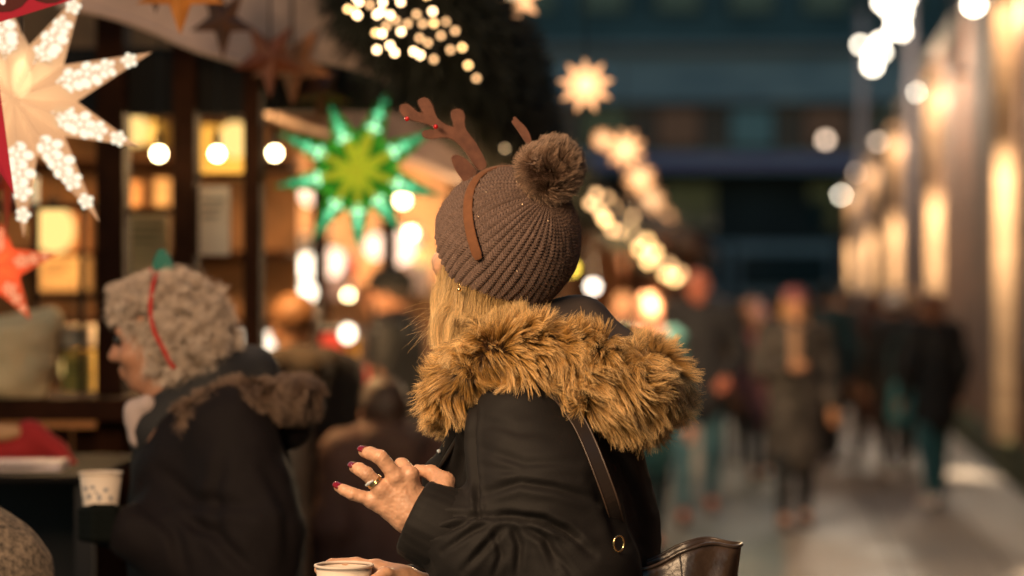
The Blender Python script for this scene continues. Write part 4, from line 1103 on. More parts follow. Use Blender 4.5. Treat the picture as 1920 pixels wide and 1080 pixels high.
# ---- second stall further down, behind the green star
def lit_stall(name, x0, x1, D, label, lights, top=235, cnt=700, depth=1.6, beam=True):
    a = P(x0, 0, D); c = P(x1, 0, D); e = empty(name, ((a[0]+c[0])/2, D, 0), label, 'market stall')
    zt = P(0, top, D)[2]; zc = P(0, cnt, D)[2]
    n = 4
    for i in range(n):
        x = a[0]+(c[0]-a[0])*i/(n-1); MB().box((x, D, zt/2), (.09, .09, zt), None, .004).build('post', M['timber'], e)
    MB().box(((a[0]+c[0])/2, D-.05, zc), (c[0]-a[0]+.1, .5, .06), None, .006).build('counter', M['timber_mid'], e)
    b = MB()
    k = int((c[0]-a[0])/.14)
    for i in range(k): b.box((a[0]+(i+.5)*(c[0]-a[0])/k, D+.05, zc/2-.02), ((c[0]-a[0])/k-.008, .03, zc-.04))
    b.build('front_boards', M['timber_mid'], e)
    MB().box(((a[0]+c[0])/2, D+depth, 1.2), (c[0]-a[0], .05, 2.4+zt-2)).build('back_wall', M['plank_mid'], e)
    MB().box(((a[0]+c[0])/2, D+depth/2, zt+.06), (c[0]-a[0]+.3, depth+.5, .08), None, .01).build('roof', M['timber'], e)
    MB().box(((a[0]+c[0])/2, D-.24, zt-.03), (c[0]-a[0]+.3, .03, .16), None, .006).build('fascia', M['timber'], e)
    MB().box(((a[0]+c[0])/2, D+depth-.2, 1.55), (c[0]-a[0]-.1, .3, .03)).build('shelf', M['timber'], e)
    for (x, z, pw) in lights: lamp('stall_light', (x, D+1.0, z-.3), pw, (1, .62, .28), .1, e)
    return e
lit_stall('market_stall', 470, 860, 13.0, 'pale boarded stall full of lit goods behind the green star', [(P(520, 0, 13)[0], 2.2, 60), (P(720, 0, 13)[0], 2.2, 60)], 250, 700)
for i, (x0, x1, y0, y1, col, lab) in enumerate([
    (478, 545, 405, 470, (.75, .62, .40), 'cream carton on the far stall, upper left below the star'), (480, 540, 490, 560, (.70, .50, .05), 'yellow carton on the far stall above the brown haired head'),
    (562, 592, 440, 490, (.80, .70, .58), 'white carton on the far stall directly below the star'), (600, 660, 470, 560, (.78, .52, .45), 'pink carton on the far stall below the lowest star tip'),
    (725, 790, 430, 490, (.80, .58, .56), 'pale pink carton on the far stall right of the lowest star tip'), (760, 806, 490, 550, (.70, .55, .48), 'blush carton on the far stall beside the knit hat'),
    (560, 615, 520, 565, (.85, .72, .55), 'bright cream packet on the far stall left of the dim bulb'), (632, 668, 480, 520, (.6, .06, .04), 'small red carton on the far stall under the lowest star tip')]):
    goods_box(x0, x1, y0, y1, 13.6, .2, col, lab, lines=False)
M['shade'] = glow('lamp_shade_glow', (1, .83, .62), 2.2)
e = empty('table_lamp', P(470, 690, 9.5), 'bright white lamp shade behind the grey curls', 'lamp')
MB().lathe(P(470, 690, 9.5), [(.13, 0), (.085, .14)], 24, capb=False, capt=False).build('lamp_shade', M['shade'], e, True)
MB().tube([P(470, 760, 9.5), P(470, 640, 9.5)], .012, 8).build('stem', M['iron'], e); MB().lathe(P(470, 764, 9.5), [(.07, 0), (.07, .02)], 20).build('base', M['iron'], e)
tb2 = empty('serving_table', (P(470, 540, 9.5)[0], 9.5, 0), 'small dark table carrying the bright lamp shade', 'table')
zt = P(0, 764, 9.5)[2]
MB().box((P(500, 0, 9.5)[0], 9.5, zt-.02), (.6, .5, .04)).build('table_top', M['timber'], tb2)
for dx in (-.27, .27):
    for dy in (-.2, .2): MB().box((P(500, 0, 9.5)[0]+dx, 9.5+dy, zt/2-.02), (.04, .04, zt-.04)).build('leg', M['timber'], tb2)
e = empty('gift_packet', P(640, 730, 9.2), 'red packet hanging beside the man in the black cap', 'packet')
b = MB(); fbox(b, 602, 640, 625, 690, 9.2, 9.26, .01); b.build('packet', pbr('red_foil', (.75, .06, .05), .4), e)
e = empty('gift_packet', P(660, 730, 9.3), 'yellow packet right of the red one', 'packet')
b = MB(); fbox(b, 636, 672, 628, 700, 9.3, 9.36, .01); b.build('packet', pbr('yellow_foil', (.85, .45, .04), .4), e)
e = empty('gift_packet', P(660, 730, 9.2), 'small crimson packet under the yellow one', 'packet')
b = MB(); fbox(b, 660, 690, 690, 730, 9.2, 9.25, .01); b.build('packet', pbr('crimson_foil', (.60, .02, .02), .4), e)
# rack that carries the packets
e = empty('display_rack', (P(650, 0, 9.45)[0], 9.45, 0), 'thin dark rack carrying the red and yellow packets', 'rack')
for px in (595, 700): a = P(px, 0, 9.42); MB().box((a[0], 9.42, .75), (.02, .02, 1.5)).build('upright', M['iron'], e)
for y_ in (616, 731): b = MB(); fbox(b, 590, 705, y_, y_+6, 9.18, 9.44); b.build('rail', M['iron'], e)

# ---- stalls further along the lane
for i, (s0, s1, lab) in enumerate([(17.0, 23.0, 'amber lit timber stall along the lane just right of the knit hat'), (24.5, 31.0, 'timber stall beyond the first amber lit one'), (33, 42.0, 'farthest timber stall along the lane, small and dim')]):
    e = empty('market_stall', S(-1.5, s0), lab, 'market stall', 'stalls along the lane')
    for s_ in np.linspace(s0, s1, 4):
        b = MB(); wbox(b, -1.42, -1.32, s_-.05, s_+.05, 0, 2.25); b.build('post', M['timber'], e)
    b = MB(); wbox(b, -1.6, -1.2, s0, s1, 1.0, 1.06, .005); b.build('counter', M['timber_mid'], e)
    b = MB(); wbox(b, -1.40, -1.36, s0+.06, s1-.06, 0, .99); b.build('front_boards', M['timber_mid'], e)
    b = MB(); wbox(b, -3.2, -3.15, s0, s1, 0, 2.4); b.build('back_wall', M['timber_mid'], e)
    b = MB(); wbox(b, -3.1, -1.4, s1, s1+.05, 0, 2.4); b.build('side_wall', M['timber_mid'], e); b = MB(); wbox(b, -3.1, -1.45, s0-.05, s0, 0, 2.4); b.build('side_wall', M['timber_mid'], e)
    b = MB(); 
    b.add([S(-3.3, s0-.3, 2.4), S(-1.0, s0-.3, 2.15), S(-1.0, s1+.3, 2.15), S(-3.3, s1+.3, 2.4), S(-3.3, s0-.3, 2.46), S(-1.0, s0-.3, 2.21), S(-1.0, s1+.3, 2.21), S(-3.3, s1+.3, 2.46)],
          [(0, 1, 2, 3), (7, 6, 5, 4), (0, 4, 5, 1), (1, 5, 6, 2), (2, 6, 7, 3), (3, 7, 4, 0)]); b.build('roof', M['timber'], e)
    b = MB(); wbox(b, -1.03, -.99, s0-.3, s1+.3, 2.0, 2.16); b.build('fascia', M['timber'], e)
    lamp('stall_light', S(-1.9, (s0+s1)/2, 1.95), 60-12*i, (1, .55, .2), .1, e)
    for k in range(2):
        lamp('front_light', S(-1.28, s0+1+3*k, 1.80), 55, (1, .6, .28), .03, e)

lamp('added_canopy_fill', P(420, 150, 5.4), 6, (1, .66, .42), .1)  # added light to brighten the canopy; no lamp stands here

M['rose_glow'] = glow('rose_lantern', (1, .66, .46), 3.2); M['amber_glow'] = glow('amber_lantern', (1, .62, .20), 1.5); M['white_glow'] = glow('white_lantern', (1, .84, .62), 5)
for i, (x, y, D, r, m_, lab) in enumerate([
    (585, 358, 13.4, .07, 'rose_glow', 'blush lantern behind the lower left tips of the green star'), (577, 500, 13.2, .06, 'white_glow', 'white lantern directly above the brown haired head'), (622, 492, 13.4, .07, 'rose_glow', 'blush lantern under the lowest tip of the green star'),
    (705, 462, 13.4, .06, 'rose_glow', 'blush lantern between the green star and the man in the cap'), (748, 462, 13.5, .09, 'rose_glow', 'largest blush lantern, left of the knit hat brim'), (505, 440, 13.3, .10, 'amber_glow', 'large amber lantern above the brown haired head'),
    (575, 548, 12.8, .045, 'white_glow', 'small white lantern beside the brown haired head'), (652, 625, 9.1, .028, 'white_glow', 'small white lantern between the red and yellow packets'), (790, 480, 13.3, .05, 'amber_glow', 'amber lantern touching the brim of the knit hat'),
    (255, 245, 9.0, .05, 'amber_glow', 'small amber lantern in the window between the posts'), (440, 262, 9.0, .06, 'amber_glow', 'amber lantern inside the stall right of the middle globe bulb'), (100, 430, 9.0, .08, 'amber_glow', 'amber lantern inside the stall right of the cream star'), (140, 690, 8.8, .05, 'amber_glow', 'amber lantern low in the window left of the first post')]):
    p = P(x, y, D); e = empty('lantern', p, lab, 'lantern', 'small lanterns in the stalls')
    MB().sphere(p, r, 14, 10, (1, 1, 1.15)).build('lantern_globe', M[m_], e, True)
    MB().lathe(p+np.array([0, 0, r*1.1]), [(r*.4, 0), (r*.4, r*.25), (r*.15, r*.35)], 12).build('cap', M['iron'], e, True)
    MB().tube([p+np.array([0, 0, r*1.4]), p+np.array([0, 0, r*1.4+.25])], .003, 5).build('cord', M['iron'], e)
# ================================================================ stars
def star(name, c, R, angs, lens, rin, h, tilt, paper, label, cat='paper star', group=None, cut=None, lamp_w=0, lamp_col=(1, .7, .4), cutrows=((.38, .050), (.56, .034), (.76, .022)), up=.5, core=None, yaw=0, flower='petals', base_r=None, pat=None):
    """hollow folded paper star: ridged points front and back"""
    c = np.array(c, float)
    cy, sy = math.cos(yaw), math.sin(yaw)
    ex = np.array([cy, sy, 0]); ez = np.array([0, 0, 1.0]); ey = np.array([-sy, cy, 0])    # ey away from the lens
    ct, s_t = math.cos(tilt), math.sin(tilt); ez, ey = ez*ct+ey*s_t, ey*ct-ez*s_t
    def q(x, z, y=0): return c+ex*x+ez*z+ey*y
    e = empty(name, c, label, cat, group)
    n = len(angs); order = sorted(range(n), key=lambda i: angs[i]); A = [math.radians(angs[i]) for i in order]; Ls = [lens[i]*R for i in order]
    V = [q(0, 0, -h), q(0, 0, h)]; F = []
    tips = []; vals = []
    for i in range(n):
        tips.append(len(V)); V.append(q(Ls[i]*math.cos(A[i]), Ls[i]*math.sin(A[i]), 0))
        a1 = A[(i+1) % n]+(2*PI if i == n-1 else 0); am = (A[i]+a1)/2
        vals.append(len(V)); V.append(q(rin*R*math.cos(am), rin*R*math.sin(am), 0))
    for i in range(n):
        t, v1, v0 = tips[i], vals[i], vals[(i-1) % n]
        F += [(0, t, v1), (0, v0, t), (1, v1, t), (1, t, v0)]
    # subdivide for shading variation along the points
    body_ = mk('paper', V, F, paper, e)
    if cut is not None:
        for i in range(n):
            t = Ls[i]; ca, sa = math.cos(A[i]), math.sin(A[i])
            for row_, (fr_, rr) in enumerate(cutrows):
                b = MB()
                rad = fr_*t; r_ = rr*R*(1.0)
                for (k, off) in flowers(flower):
                    u_ = rad+off[0]*r_; v_ = off[1]*r_; pr_ = k*r_
                    # height of the ridged face at this place
                    hh = surf_h(u_, v_, t, rin*R, h, math.pi/n)
                    for ysg in (-1,):
                        m_ = 12; vv_ = []
                        for w_ in range(m_):
                            a = 2*PI*w_/m_; uu_ = u_+pr_*math.cos(a); v2 = v_+pr_*math.sin(a)
                            h2 = surf_h(uu_, v2, t, rin*R, h, math.pi/n)
                            vv_.append(q(uu_*ca-v2*sa, uu_*sa+v2*ca, ysg*(h2+.0022+.0004*k)))
                        vv_.append(q(u_*ca-v_*sa, u_*sa+v_*ca, ysg*(hh+.0024+.0004*k)))
                        b.add(vv_, [(w_, (w_+1) % m_, m_) for w_ in range(m_)])
                b.build('flower_cutout', cut if not isinstance(cut, list) else cut[row_ % len(cut)], e)
    if pat is not None: pat(e, q, A, Ls, h)
    MB().tube([q(0, R*.3*.9, 0), c+np.array([0, 0, R+up])], .003, 6).build('cord', M['iron'], e)
    if core is not None: MB().sphere(c+np.array([0, 0, core[1]]), core[0], 16, 12, (1, 1, core[3] if len(core) > 3 else 1)).build('bulb', core[2], e, True)
    if lamp_w: lamp('star_light', c, lamp_w, lamp_col, .03, e)
    return e
def surf_h(u, v, L, rin, h, half):
    # ridge falls from h at the centre to 0 at the tip; edge line from valley to tip
    ridge = h*max(0, 1-u/L)
    vx, vy = rin*math.cos(half), rin*math.sin(half)
    if u <= vx: edge = u*math.tan(half)
    else: edge = vy*(L-u)/(L-vx+1e-9)
    edge = max(edge, 1e-4); return ridge*max(0, 1-abs(v)/edge)
def flowers(kind):
    if kind == 'petals':
        return [(.26, (0, 0))]+[(.40, (.72*math.cos(a), .72*math.sin(a))) for a in np.linspace(.3, 2*PI+.3, 6)[:-1]]
    if kind == 'dots': return [(.62, (0, 0)), (.42, (.95, 0)), (.42, (-.95, 0)), (.36, (0, .8)), (.36, (0, -.8))]
    return [(1, (0, 0))]
P_cream = paper_glow('cream_star_paper', (.34, .24, .15), .44, .10, (1, .56, .30))
C_cream = glow('cream_cutout', (1, .88, .66), 1.25)
c = P(40, 190, 4.75)
PXM = 4533/4.75
star('paper_star', c, 262/PXM, [61, 20.6, -21, -57, -89, -126, -166, 150, 103], [.93, 1.0, .90, 1.03, .98, .9, .95, .95, .95], .40, .085, 0,
     P_cream, 'large glowing cream paper star with floral cutouts at the left edge', cut=C_cream, lamp_w=.5, lamp_col=(1, .74, .48), cutrows=((.40, .085), (.53, .090), (.66, .066), (.83, .052)), core=(.020, .045, glow('star_core', (1, .88, .65), 14), 1.9))
P_red = pbr('red_star_paper', (.16, .010, .016), .85, spec=.05, emit=(.8, .04, .06), es=.25)
# red star hanging nearest, only two points in view
c = P(-125, -20, 4.25)
def red_pat(e, q, A, Ls, h):
    b = MB(); d = MB()
    i = min(range(len(A)), key=lambda k: abs(A[k]-math.radians(5))); ca, sa = math.cos(A[i]), math.sin(A[i]); L = Ls[i]
    def disc(bb, u, v, ru, rv, rot, lift):
        vv_ = []; m_ = 18
        for w_ in range(m_):
            a = 2*PI*w_/m_; x = ru*math.cos(a); y = rv*math.sin(a); x, y = x*math.cos(rot)-y*math.sin(rot), x*math.sin(rot)+y*math.cos(rot)
            uu, v2 = u+x, v+y; hh = surf_h(uu, v2, L, .28*L, h, .64)
            vv_.append(q(uu*ca-v2*sa, uu*sa+v2*ca, -(hh+lift)))
        hh = surf_h(u, v, L, .28*L, h, .64); vv_.append(q(u*ca-v*sa, u*sa+v*ca, -(hh+lift)))
        bb.add(vv_, [(w_, (w_+1) % m_, m_) for w_ in range(m_)])
    for (u, R_) in ((.125, .046), (.205, .038), (.275, .026)):
        disc(d, u, 0, R_*1.25, R_*1.15, 0, .003)
        for a in np.linspace(0, 2*PI, 9)[:-1]: disc(b, u+R_*.72*math.cos(a), R_*.62*math.sin(a), R_*.28, R_*.13, a, .006)
    d.build('dark_motif', pbr('dark_red_lace', (.05, .006, .006), .8), e); b.build('cutout_pattern', glow('rose_cutout', (1, .72, .58), 1.6), e)
star('paper_star', c, 410/(4533/4.25), [5, -68.5, 42, 80, 118, 156, 194, 240], [1.11, 1.01, 1, 1, 1, 1, 1, 1], .31, .07, 0, P_red, 'red paper star with white flower cutouts cut off by the top left corner', lamp_w=0, pat=red_pat)
M['heart'] = paper_glow('star_heart', (.5, .42, .04), .42, .2, (.55, .56, .04))
def green_heart(e, q, A, Ls, h):
    V = [q(0, 0, -h-.012)]; F = []; n = len(A)
    for i in range(n):
        L = Ls[i]*.46; V.append(q(L*math.cos(A[i]), L*math.sin(A[i]), -h*.52-.006))
        a1 = A[(i+1) % n]+(2*PI if i == n-1 else 0); am = (A[i]+a1)/2; r_ = .30*Ls[i]; V.append(q(r_*math.cos(am), r_*math.sin(am), -.012))
    for i in range(n): F += [(0, 1+2*i, 2+2*i), (0, 2+2*((i-1) % n), 1+2*i)]
    o = mk('star_heart', V, F, M['heart'], e); md = o.modifiers.new('t', 'SOLIDIFY'); md.thickness = .001
P_green = paper_glow('green_star_paper', (.06, .30, .10), .03, .10, (.12, .5, .10))
C_green = [glow('green_cutout_bright', (.42, .95, .50), 1.9), glow('green_cutout', (.18, .78, .36), 1.5), glow('green_cutout_mid', (.09, .58, .26), 1.1), glow('green_cutout_dim', (.05, .42, .20), .8)]
c = P(672, 322, 7.0); PX8 = 4533/7.0
star('paper_star', c, 178/PX8, [70, 113, 29, 154, 190, -17, 236, 270, -55], [1.05, .80, .92, .98, .92, .95, .90, .92, .80], .40, .07, 0, P_green, 'green paper star with a yellow centre in front of the far stall', cut=C_green, lamp_w=1.0, lamp_col=(1, .85, .12),
     cutrows=((.46, .066), (.61, .050), (.755, .037), (.88, .024)), flower='dots', pat=green_heart)
P_or = paper_glow('orange_star_paper', (.30, .06, .03), .35, .12, (1, .20, .07)); C_or = glow('orange_cutout', (1, .38, .18), 1.0)
star('paper_star', P(-5, 500, 5.4), 118/(4533/5.4), [12, -58, 84, 156, 228], [1.0, 1.0, .7, 1, 1], .38, .05, 0, P_or, 'orange red five pointed lit star at the left edge under the cream one', cut=C_or, lamp_w=.8, lamp_col=(1, .3, .1), cutrows=((.42, .10), (.60, .08), (.78, .055)))
star('paper_star', P(12, 335, 4.9), 60/(4533/4.9), [60, -20, -90, 160, 230], [.6, .6, 1.9, .6, .6], .35, .03, 0, pbr('scarlet_paper', (.4, .06, .03), .7), 'small scarlet paper star hanging behind the lowest tip of the cream one')
# ---- lane stars
P_ls = paper_glow('lane_star_paper', (.95, .62, .35), .75, .15, (1, .62, .34))
ls_core = glow('lane_star_core', (1, .80, .52), 2.2)
sl = [(962, -12, 7.0, .185, 'cream lit star cut by the top edge above the antlers'), (1098, 160, 7.6, .180, 'cream lit star alone to the upper right of the bobble hat'), (1172, 280, 11, .19, 'third cream lit star down the lane, brightest of the run'), (1200, 335, 15, .20, 'fourth cream lit star down the lane'), (1221, 376, 19, .22, 'fifth cream lit star down the lane'), (1243, 412, 24, .25, 'farthest cream lit star, lowest of the run down the lane'), (1130, 262, 12, .11, 'small lit star touching the left of the third big one')]
lst = None
for i, (x, y, D, dm, lab) in enumerate(sl):
    ph0 = 11*i
    star('lane_star', P(x, y, D), dm/2, [ph0+40*k for k in range(9)], [1]*9, .55, dm*.16, 0, P_ls, lab, 'star lantern', 'lit stars strung down the lane', core=(dm*.15, 0, ls_core), up=.3)
# ---- brown unlit stars hanging from the canopy
def brown_star(px, py, D, R, ang, col, lab, ln=None, yaw=0):
    m = pbr('rust_star', col, .55, spec=.6, var=.3, vscale=20)
    star('ornament_star', P(px, py, D), R, [ang+72*k for k in range(5)], ln or [1]*5, .40, .03, 0, m, lab, 'ornament star', 'unlit stars hanging from the canopy', up=.3, yaw=yaw)
brown_star(292, -38, 5.3, .075, -90, (.06, .025, .012), 'dark brown star tip at the top edge, leftmost under the canopy')
brown_star(338, -20, 5.2, .10, -90, (.42, .16, .03), 'orange gold star tip pointing down at the top edge')
brown_star(418, 38, 5.9, .085, -90, (.085, .038, .018), 'dark brown star in the middle of the pale canopy', [1.15, 1, 1, 1, 1])
brown_star(412, -22, 5.8, .06, -90, (.07, .032, .015), 'dark brown star above the one in the middle of the pale canopy')
brown_star(506, 108, 6.2, .105, -90, (.20, .055, .015), 'rusty brown star below the right part of the pale canopy', yaw=.5)
brown_star(548, 118, 6.5, .115, -90, (.33, .13, .05), 'copper star right behind the rusty brown one')
brown_star(603, 172, 7.0, .095, -90, (.20, .065, .022), 'small rust star above the upper left tips of the green star', yaw=.4)
# ================================================================ garland and fairy lights
M['needle'] = furmat('fir_needles', (.007, .007, .004), (.011, .013, .006), (.017, .019, .010), dark_tip=False, rough=.6)
def garland(pts, rads, n, label, name='fir_garland'):
    gp, gr = smoothpath(pts, rads, 60); e = empty(name, pts[0], label, 'garland', 'fir garlands on the stall eaves')
    MB().tube(gp, gr*.45, 10).build('stem', M['dark_void'], e, True)
    pos, nor, tan, _ = surf_on_tube(gp, gr*.45, n)
    dirn = nor+RS.randn(n, 3)*.6+tan*.3; dirn /= np.linalg.norm(dirn, axis=1, keepdims=True)
    L = (np.interp(_, np.linspace(0, 1, len(gr)), gr)*(.5+.7*RS.rand(n)))[:, None]
    PT = np.stack([pos, pos+dirn*L*.5, pos+dirn*L+np.array([0, 0, -.1])*L], 1)
    hair('needles', PT, .0035, M['needle'], e, .5)
    return e
g1 = garland([P(690, -110, 6.5), P(760, -20, 6.6), P(830, 60, 6.8), P(895, 130, 7.2), P(940, 205, 7.9), P(990, 285, 8.9)], [.15, .17, .16, .15, .13, .10], 22000, 'thick dark fir garland with fairy lights on the near stall eave, above the antlers')
garland([P(960, 250, 9.4), P(1060, 330, 10.4), P(1130, 400, 12.6), P(1190, 455, 16.5), P(1260, 510, 21.5)], [.10, .09, .08, .08, .08], 12000, 'fir garland with fairy lights receding behind the knit hat')
M['fairy'] = glow('fairy_light', (1, .66, .34), 15); M['fairy_d'] = glow('fairy_light_dim', (1, .55, .24), 5); M['fairy_g'] = glow('fairy_light_gold', (1, .58, .22), 9)
fl = []
for (x, y, b_) in [(567, 38, 1), (615, 8, 2), (608, 65, 2), (595, 50, 1), (715, 10, 2), (790, 8, 2), (690, 62, 2), (706, 50, 2), (745, 63, 2), (770, 85, 0), (857, 60, 0), (925, 48, 2), (930, 98, 1), (883, 100, 0), (685, 138, 1), (712, 142, 2), (792, 133, 2), (745, 192, 2), (690, 210, 2), (765, 222, 2), (845, 217, 2), (872, 232, 2), (1075, 275, 1), (600, -15, 2), (680, -30, 1), (800, -30, 2), (900, -20, 1), (820, 100, 0), (660, 20, 0), (730, 110, 0), (960, 150, 0), (1000, 210, 0), (905, 180, 0), (1110, 330, 0), (1050, 200, 1), (980, 90, 0), (870, 160, 0), (930, 250, 0), (1020, 130, 0)]:
    fl.append((400+x/2.25, y/2.25, 6.30+(x/2.25-250)*.0012, b_, .0062))
for (x, y, b_) in [(1182, 382, 0), (1145, 418, 1), (1178, 432, 2), (1210, 490, 1), (1150, 490, 0), (1230, 630, 2), (1190, 470, 0)]:
    fl.append((400+x/2.25, y/2.25, 7.7, b_, .0080))
for (x, y) in [(1015, 250), (1030, 262), (1048, 268)]: fl.append((x, y, 8.6, 1, .010))
for (x, y, b_) in [(205, 735, 0), (235, 755, 0), (265, 715, 0), (290, 750, 0), (260, 795, 1), (285, 830, 0), (355, 785, 0), (250, 780, 0), (310, 835, 0), (360, 850, 0), (410, 872, 2), (385, 900, 1), (440, 912, 1), (415, 945, 1), (425, 925, 1), (480, 990, 1), (510, 1005, 1), (530, 990, 0), (490, 960, 0), (225, 700, 0)]:
    px = 1000+x/1.928; fl.append((px, y/1.928, 9.3+(px-1100)*.06, b_, .0015*(9.3+(px-1100)*.06)))
e1 = empty('fairy_lights', P(740, 60, 6.2), 'string of small round fairy lights in the fir garland above the antlers', 'fairy lights')
e2 = empty('fairy_lights', P(1200, 420, 16), 'string of golden fairy lights receding right of the knit hat', 'fairy lights')
for (x, y, D, b_, r) in fl:
    par = e1 if D < 9 else e2; far = D >= 9
    MB().sphere(P(x, y, D-.1), r, 10, 8).build('fairy_bulb', (M['fairy_d'] if b_ == 0 else M['fairy_g'] if b_ == 1 else M['fairy']) if not far else (M['fairy_d'] if b_ == 0 else M['fairy_g']), par, True)
near = sorted([f for f in fl if f[2] < 9], key=lambda f: f[0]); MB().tube([P(f[0], f[1], f[2]-.09)+np.array([0, 0, .008]) for f in near], .0016, 5).build('wire', M['iron'], e1)
far_ = sorted([f for f in fl if f[2] >= 9], key=lambda f: f[0]); MB().tube([P(f[0], f[1], f[2]-.09)+np.array([0, 0, .018]) for f in far_], .003, 5).build('wire', M['iron'], e2)
lamp('added_warm_light', P(1150, 430, 9.4), 70, (1, .66, .34), .05, e2); lamp('added_warm_light', P(1235, 500, 13.8), 120, (1, .66, .34), .05, e2)  # added fill lights for the walkers, set among the fairy bulbs
# ---- cable strut by the top star
b = empty('awning_strut', P(850, 40, 7.5), 'pale metal awning strut beside the fir garland at the top', 'strut')
MB().tube([P(835, 60, 7.5), P(915, 0, 8.6), P(960, -60, 9.2)], .018, 10).build('rod', M['pole'], b, True)
MB().sphere(P(835, 60, 7.5), .028, 12, 8).build('joint', M['iron'], b, True)
# ---- added warm key light for the woman, shaped as an unseen globe string
def added_key_string():
    e = empty('added_key_globes', S(-1.0, 2.4, 2.3), 'added string of warm globe bulbs as key light, unseen beyond the left edge', 'string lights')
    cb = []
    for i, s_ in enumerate(np.linspace(1.0, 2.9, 5)):
        L = -1.15; z = 2.32-.05*math.sin(i*1.3)
        MB().sphere(S(L, s_, z), .035, 14, 10).build('bulb', M['globe'], e, True); cb.append(S(L, s_, z+.06))
        lamp('added_warm_light', S(L, s_, z-.05), KEY, (1, .65, .36), .12, e)
    MB().tube(cb, .006, 6).build('cable', M['iron'], e)
added_key_string()
# ================================================================ other people
def sk(c): return M['skin']
M['eye'] = pbr('dark_eye', (.01, .008, .006), .2)
def person(pos, hd, H, label, coat=(.02, .02, .022), trous=(.02, .03, .04), shoes=(.02, .02, .02), hair_c=(.05, .03, .02), hairst='short', skin=(.45, .22, .13), coat_len=.50, stride=.0, arms=('down', 'down'), hat=None, hood=None, group=None, scarf=None, coat_var=.2, hs=.013, lean=0.0, headturn=0.0, fur=None, skirt=False, bulk=1.0):
    k = H/1.72; X0, Y0 = pos; ch, sh = math.cos(hd), math.sin(hd)
    F_ = np.array([ch, sh, 0]); R_ = np.array([sh, -ch, 0]); O = np.array([X0, Y0, 0])
    def q(x, y, z): return O+k*(R_*x+F_*(y+lean*max(0, z-.9))+np.array([0, 0, z]))
    e = empty('person', O, label, 'person', group)
    skn = pbr('skin_tone', skin, .55, var=.1, vscale=20); cm = pbr('coat_cloth', coat, .8, var=coat_var, vscale=14, bump=.4, bscale=18, bdist=.006); tm = pbr('trouser_cloth', trous, .85, var=.15, vscale=20); sm_ = pbr('shoe', shoes, .5)
    st_ = stride
    hip = {s: q(s*.09, 0, .92) for s in (-1, 1)}
    knee = {s: q(s*.10, s*st_*.55+.02, .50) for s in (-1, 1)}
    ank = {s: q(s*.10, s*st_-(.04 if s*st_ < 0 else 0), .10+(.05 if s*st_ < 0 and abs(st_) > .1 else 0)) for s in (-1, 1)}
    sho = {s: q(s*.185, 0, 1.40) for s in (-1, 1)}
    el, wr, hn = {}, {}, {}
    for s, m in zip((-1, 1), arms):
        if m == 'down': el[s] = q(s*.25, -.03-s*st_*.2, 1.13); wr[s] = q(s*.25, .05-s*st_*.4, .88); hn[s] = unit(wr[s]-el[s])
        elif m == 'pocket': el[s] = q(s*.30, -.06, 1.14); wr[s] = q(s*.20, .10, 1.0); hn[s] = unit(wr[s]-el[s])
        elif m == 'front': el[s] = q(s*.25, .02, 1.13); wr[s] = q(s*.10, .25, 1.16); hn[s] = unit(wr[s]-el[s])
        else: el[s] = q(s*.25, .04, 1.15); wr[s] = q(s*.12, .22, 1.35); hn[s] = unit(wr[s]-el[s])
    hc = q(0, .03, 1.585); hfr = head_frame(F_*math.cos(headturn)+R_*math.sin(headturn))
    bp = head_prims(hc, hfr, k, q(0, -.01, 1.42))
    bp += [cap(q(0, 0, 1.36), q(0, 0, .98), .12*k, .12*k, .05, n=F_, s=1.35)]
    for s in (-1, 1):
        bp += [cap(q(0, 0, 1.39), sho[s], .06*k, .055*k, .03), cap(sho[s], el[s], .048*k, .038*k, .02), cap(el[s], wr[s], .036*k, .026*k, .02),
               cap(hip[s], knee[s], .075*k, .052*k, .04), cap(knee[s], ank[s], .05*k, .034*k, .02), cap(ank[s], ank[s]+k*(F_*.15-np.array([0, 0, .055])), .032*k, .026*k, .02)]
        d = hn[s]; sd = unit(np.cross(d, F_+np.array([.01, .02, .3]))); pn = np.cross(d, sd)
        pc = wr[s]+d*.055*k; bp += [cap(wr[s]+d*.01, pc+d*.025*k, .026*k, .034*k, .015, n=pn, s=1.7)]
        for j in range(4):
            b0 = pc+d*.045*k+sd*(j-1.5)*.019*k; b1 = b0+d*(.034-.004*abs(j-1.3))*k+pn*.010*k; b2 = b1+d*.022*k+pn*.020*k
            bp += [cap(b0, b1, .0092*k, .0085*k, .005), cap(b1, b2, .0085*k, .0075*k, .003)]
        t0 = wr[s]+d*.03*k+sd*.028*k*(-1); bp += [cap(t0, t0+d*.035*k-sd*.022*k, .012*k, .010*k, .008), cap(t0+d*.035*k-sd*.022*k, t0+d*.06*k-sd*.022*k+pn*.012, .010*k, .008*k, .004)]
    body = sdf('body', bp, hs, skn, e, 1)
    r, f, u = hfr
    for s in (-1, 1): MB().sphere(hc+k*(r*s*.033+f*.083+u*.004), .011*k, 8, 6).build('eye', M['eye'], body, True)
    # coat
    zb = .92-coat_len*.5 if coat_len > .3 else .88-coat_len*.2
    B = bulk
    cp = [cap(q(0, 0, 1.34), q(0, 0, 1.0), .165*k*B, .165*k*B, .05, n=F_, s=1.35), cap(q(0, 0, 1.0), q(0, 0, zb), .165*k*B, .185*k*B, .05, n=F_, s=1.25), cap(q(0, -.01, 1.44), q(0, 0, 1.36), .075*k, .11*k, .04)]
    for s in (-1, 1): cp += [cap(q(s*.06, 0, 1.40), sho[s], .075*k*B, .078*k*B, .04), cap(sho[s], el[s], .074*k*B, .066*k*B, .03), cap(el[s], wr[s]-hn[s]*.0, .064*k*B, .046*k, .03)]
    sdf('coat', cp, .016, cm, e, 1, lambda V, N: .007*vn(V, 14)+.004*vn(V, 30))
    tp = []
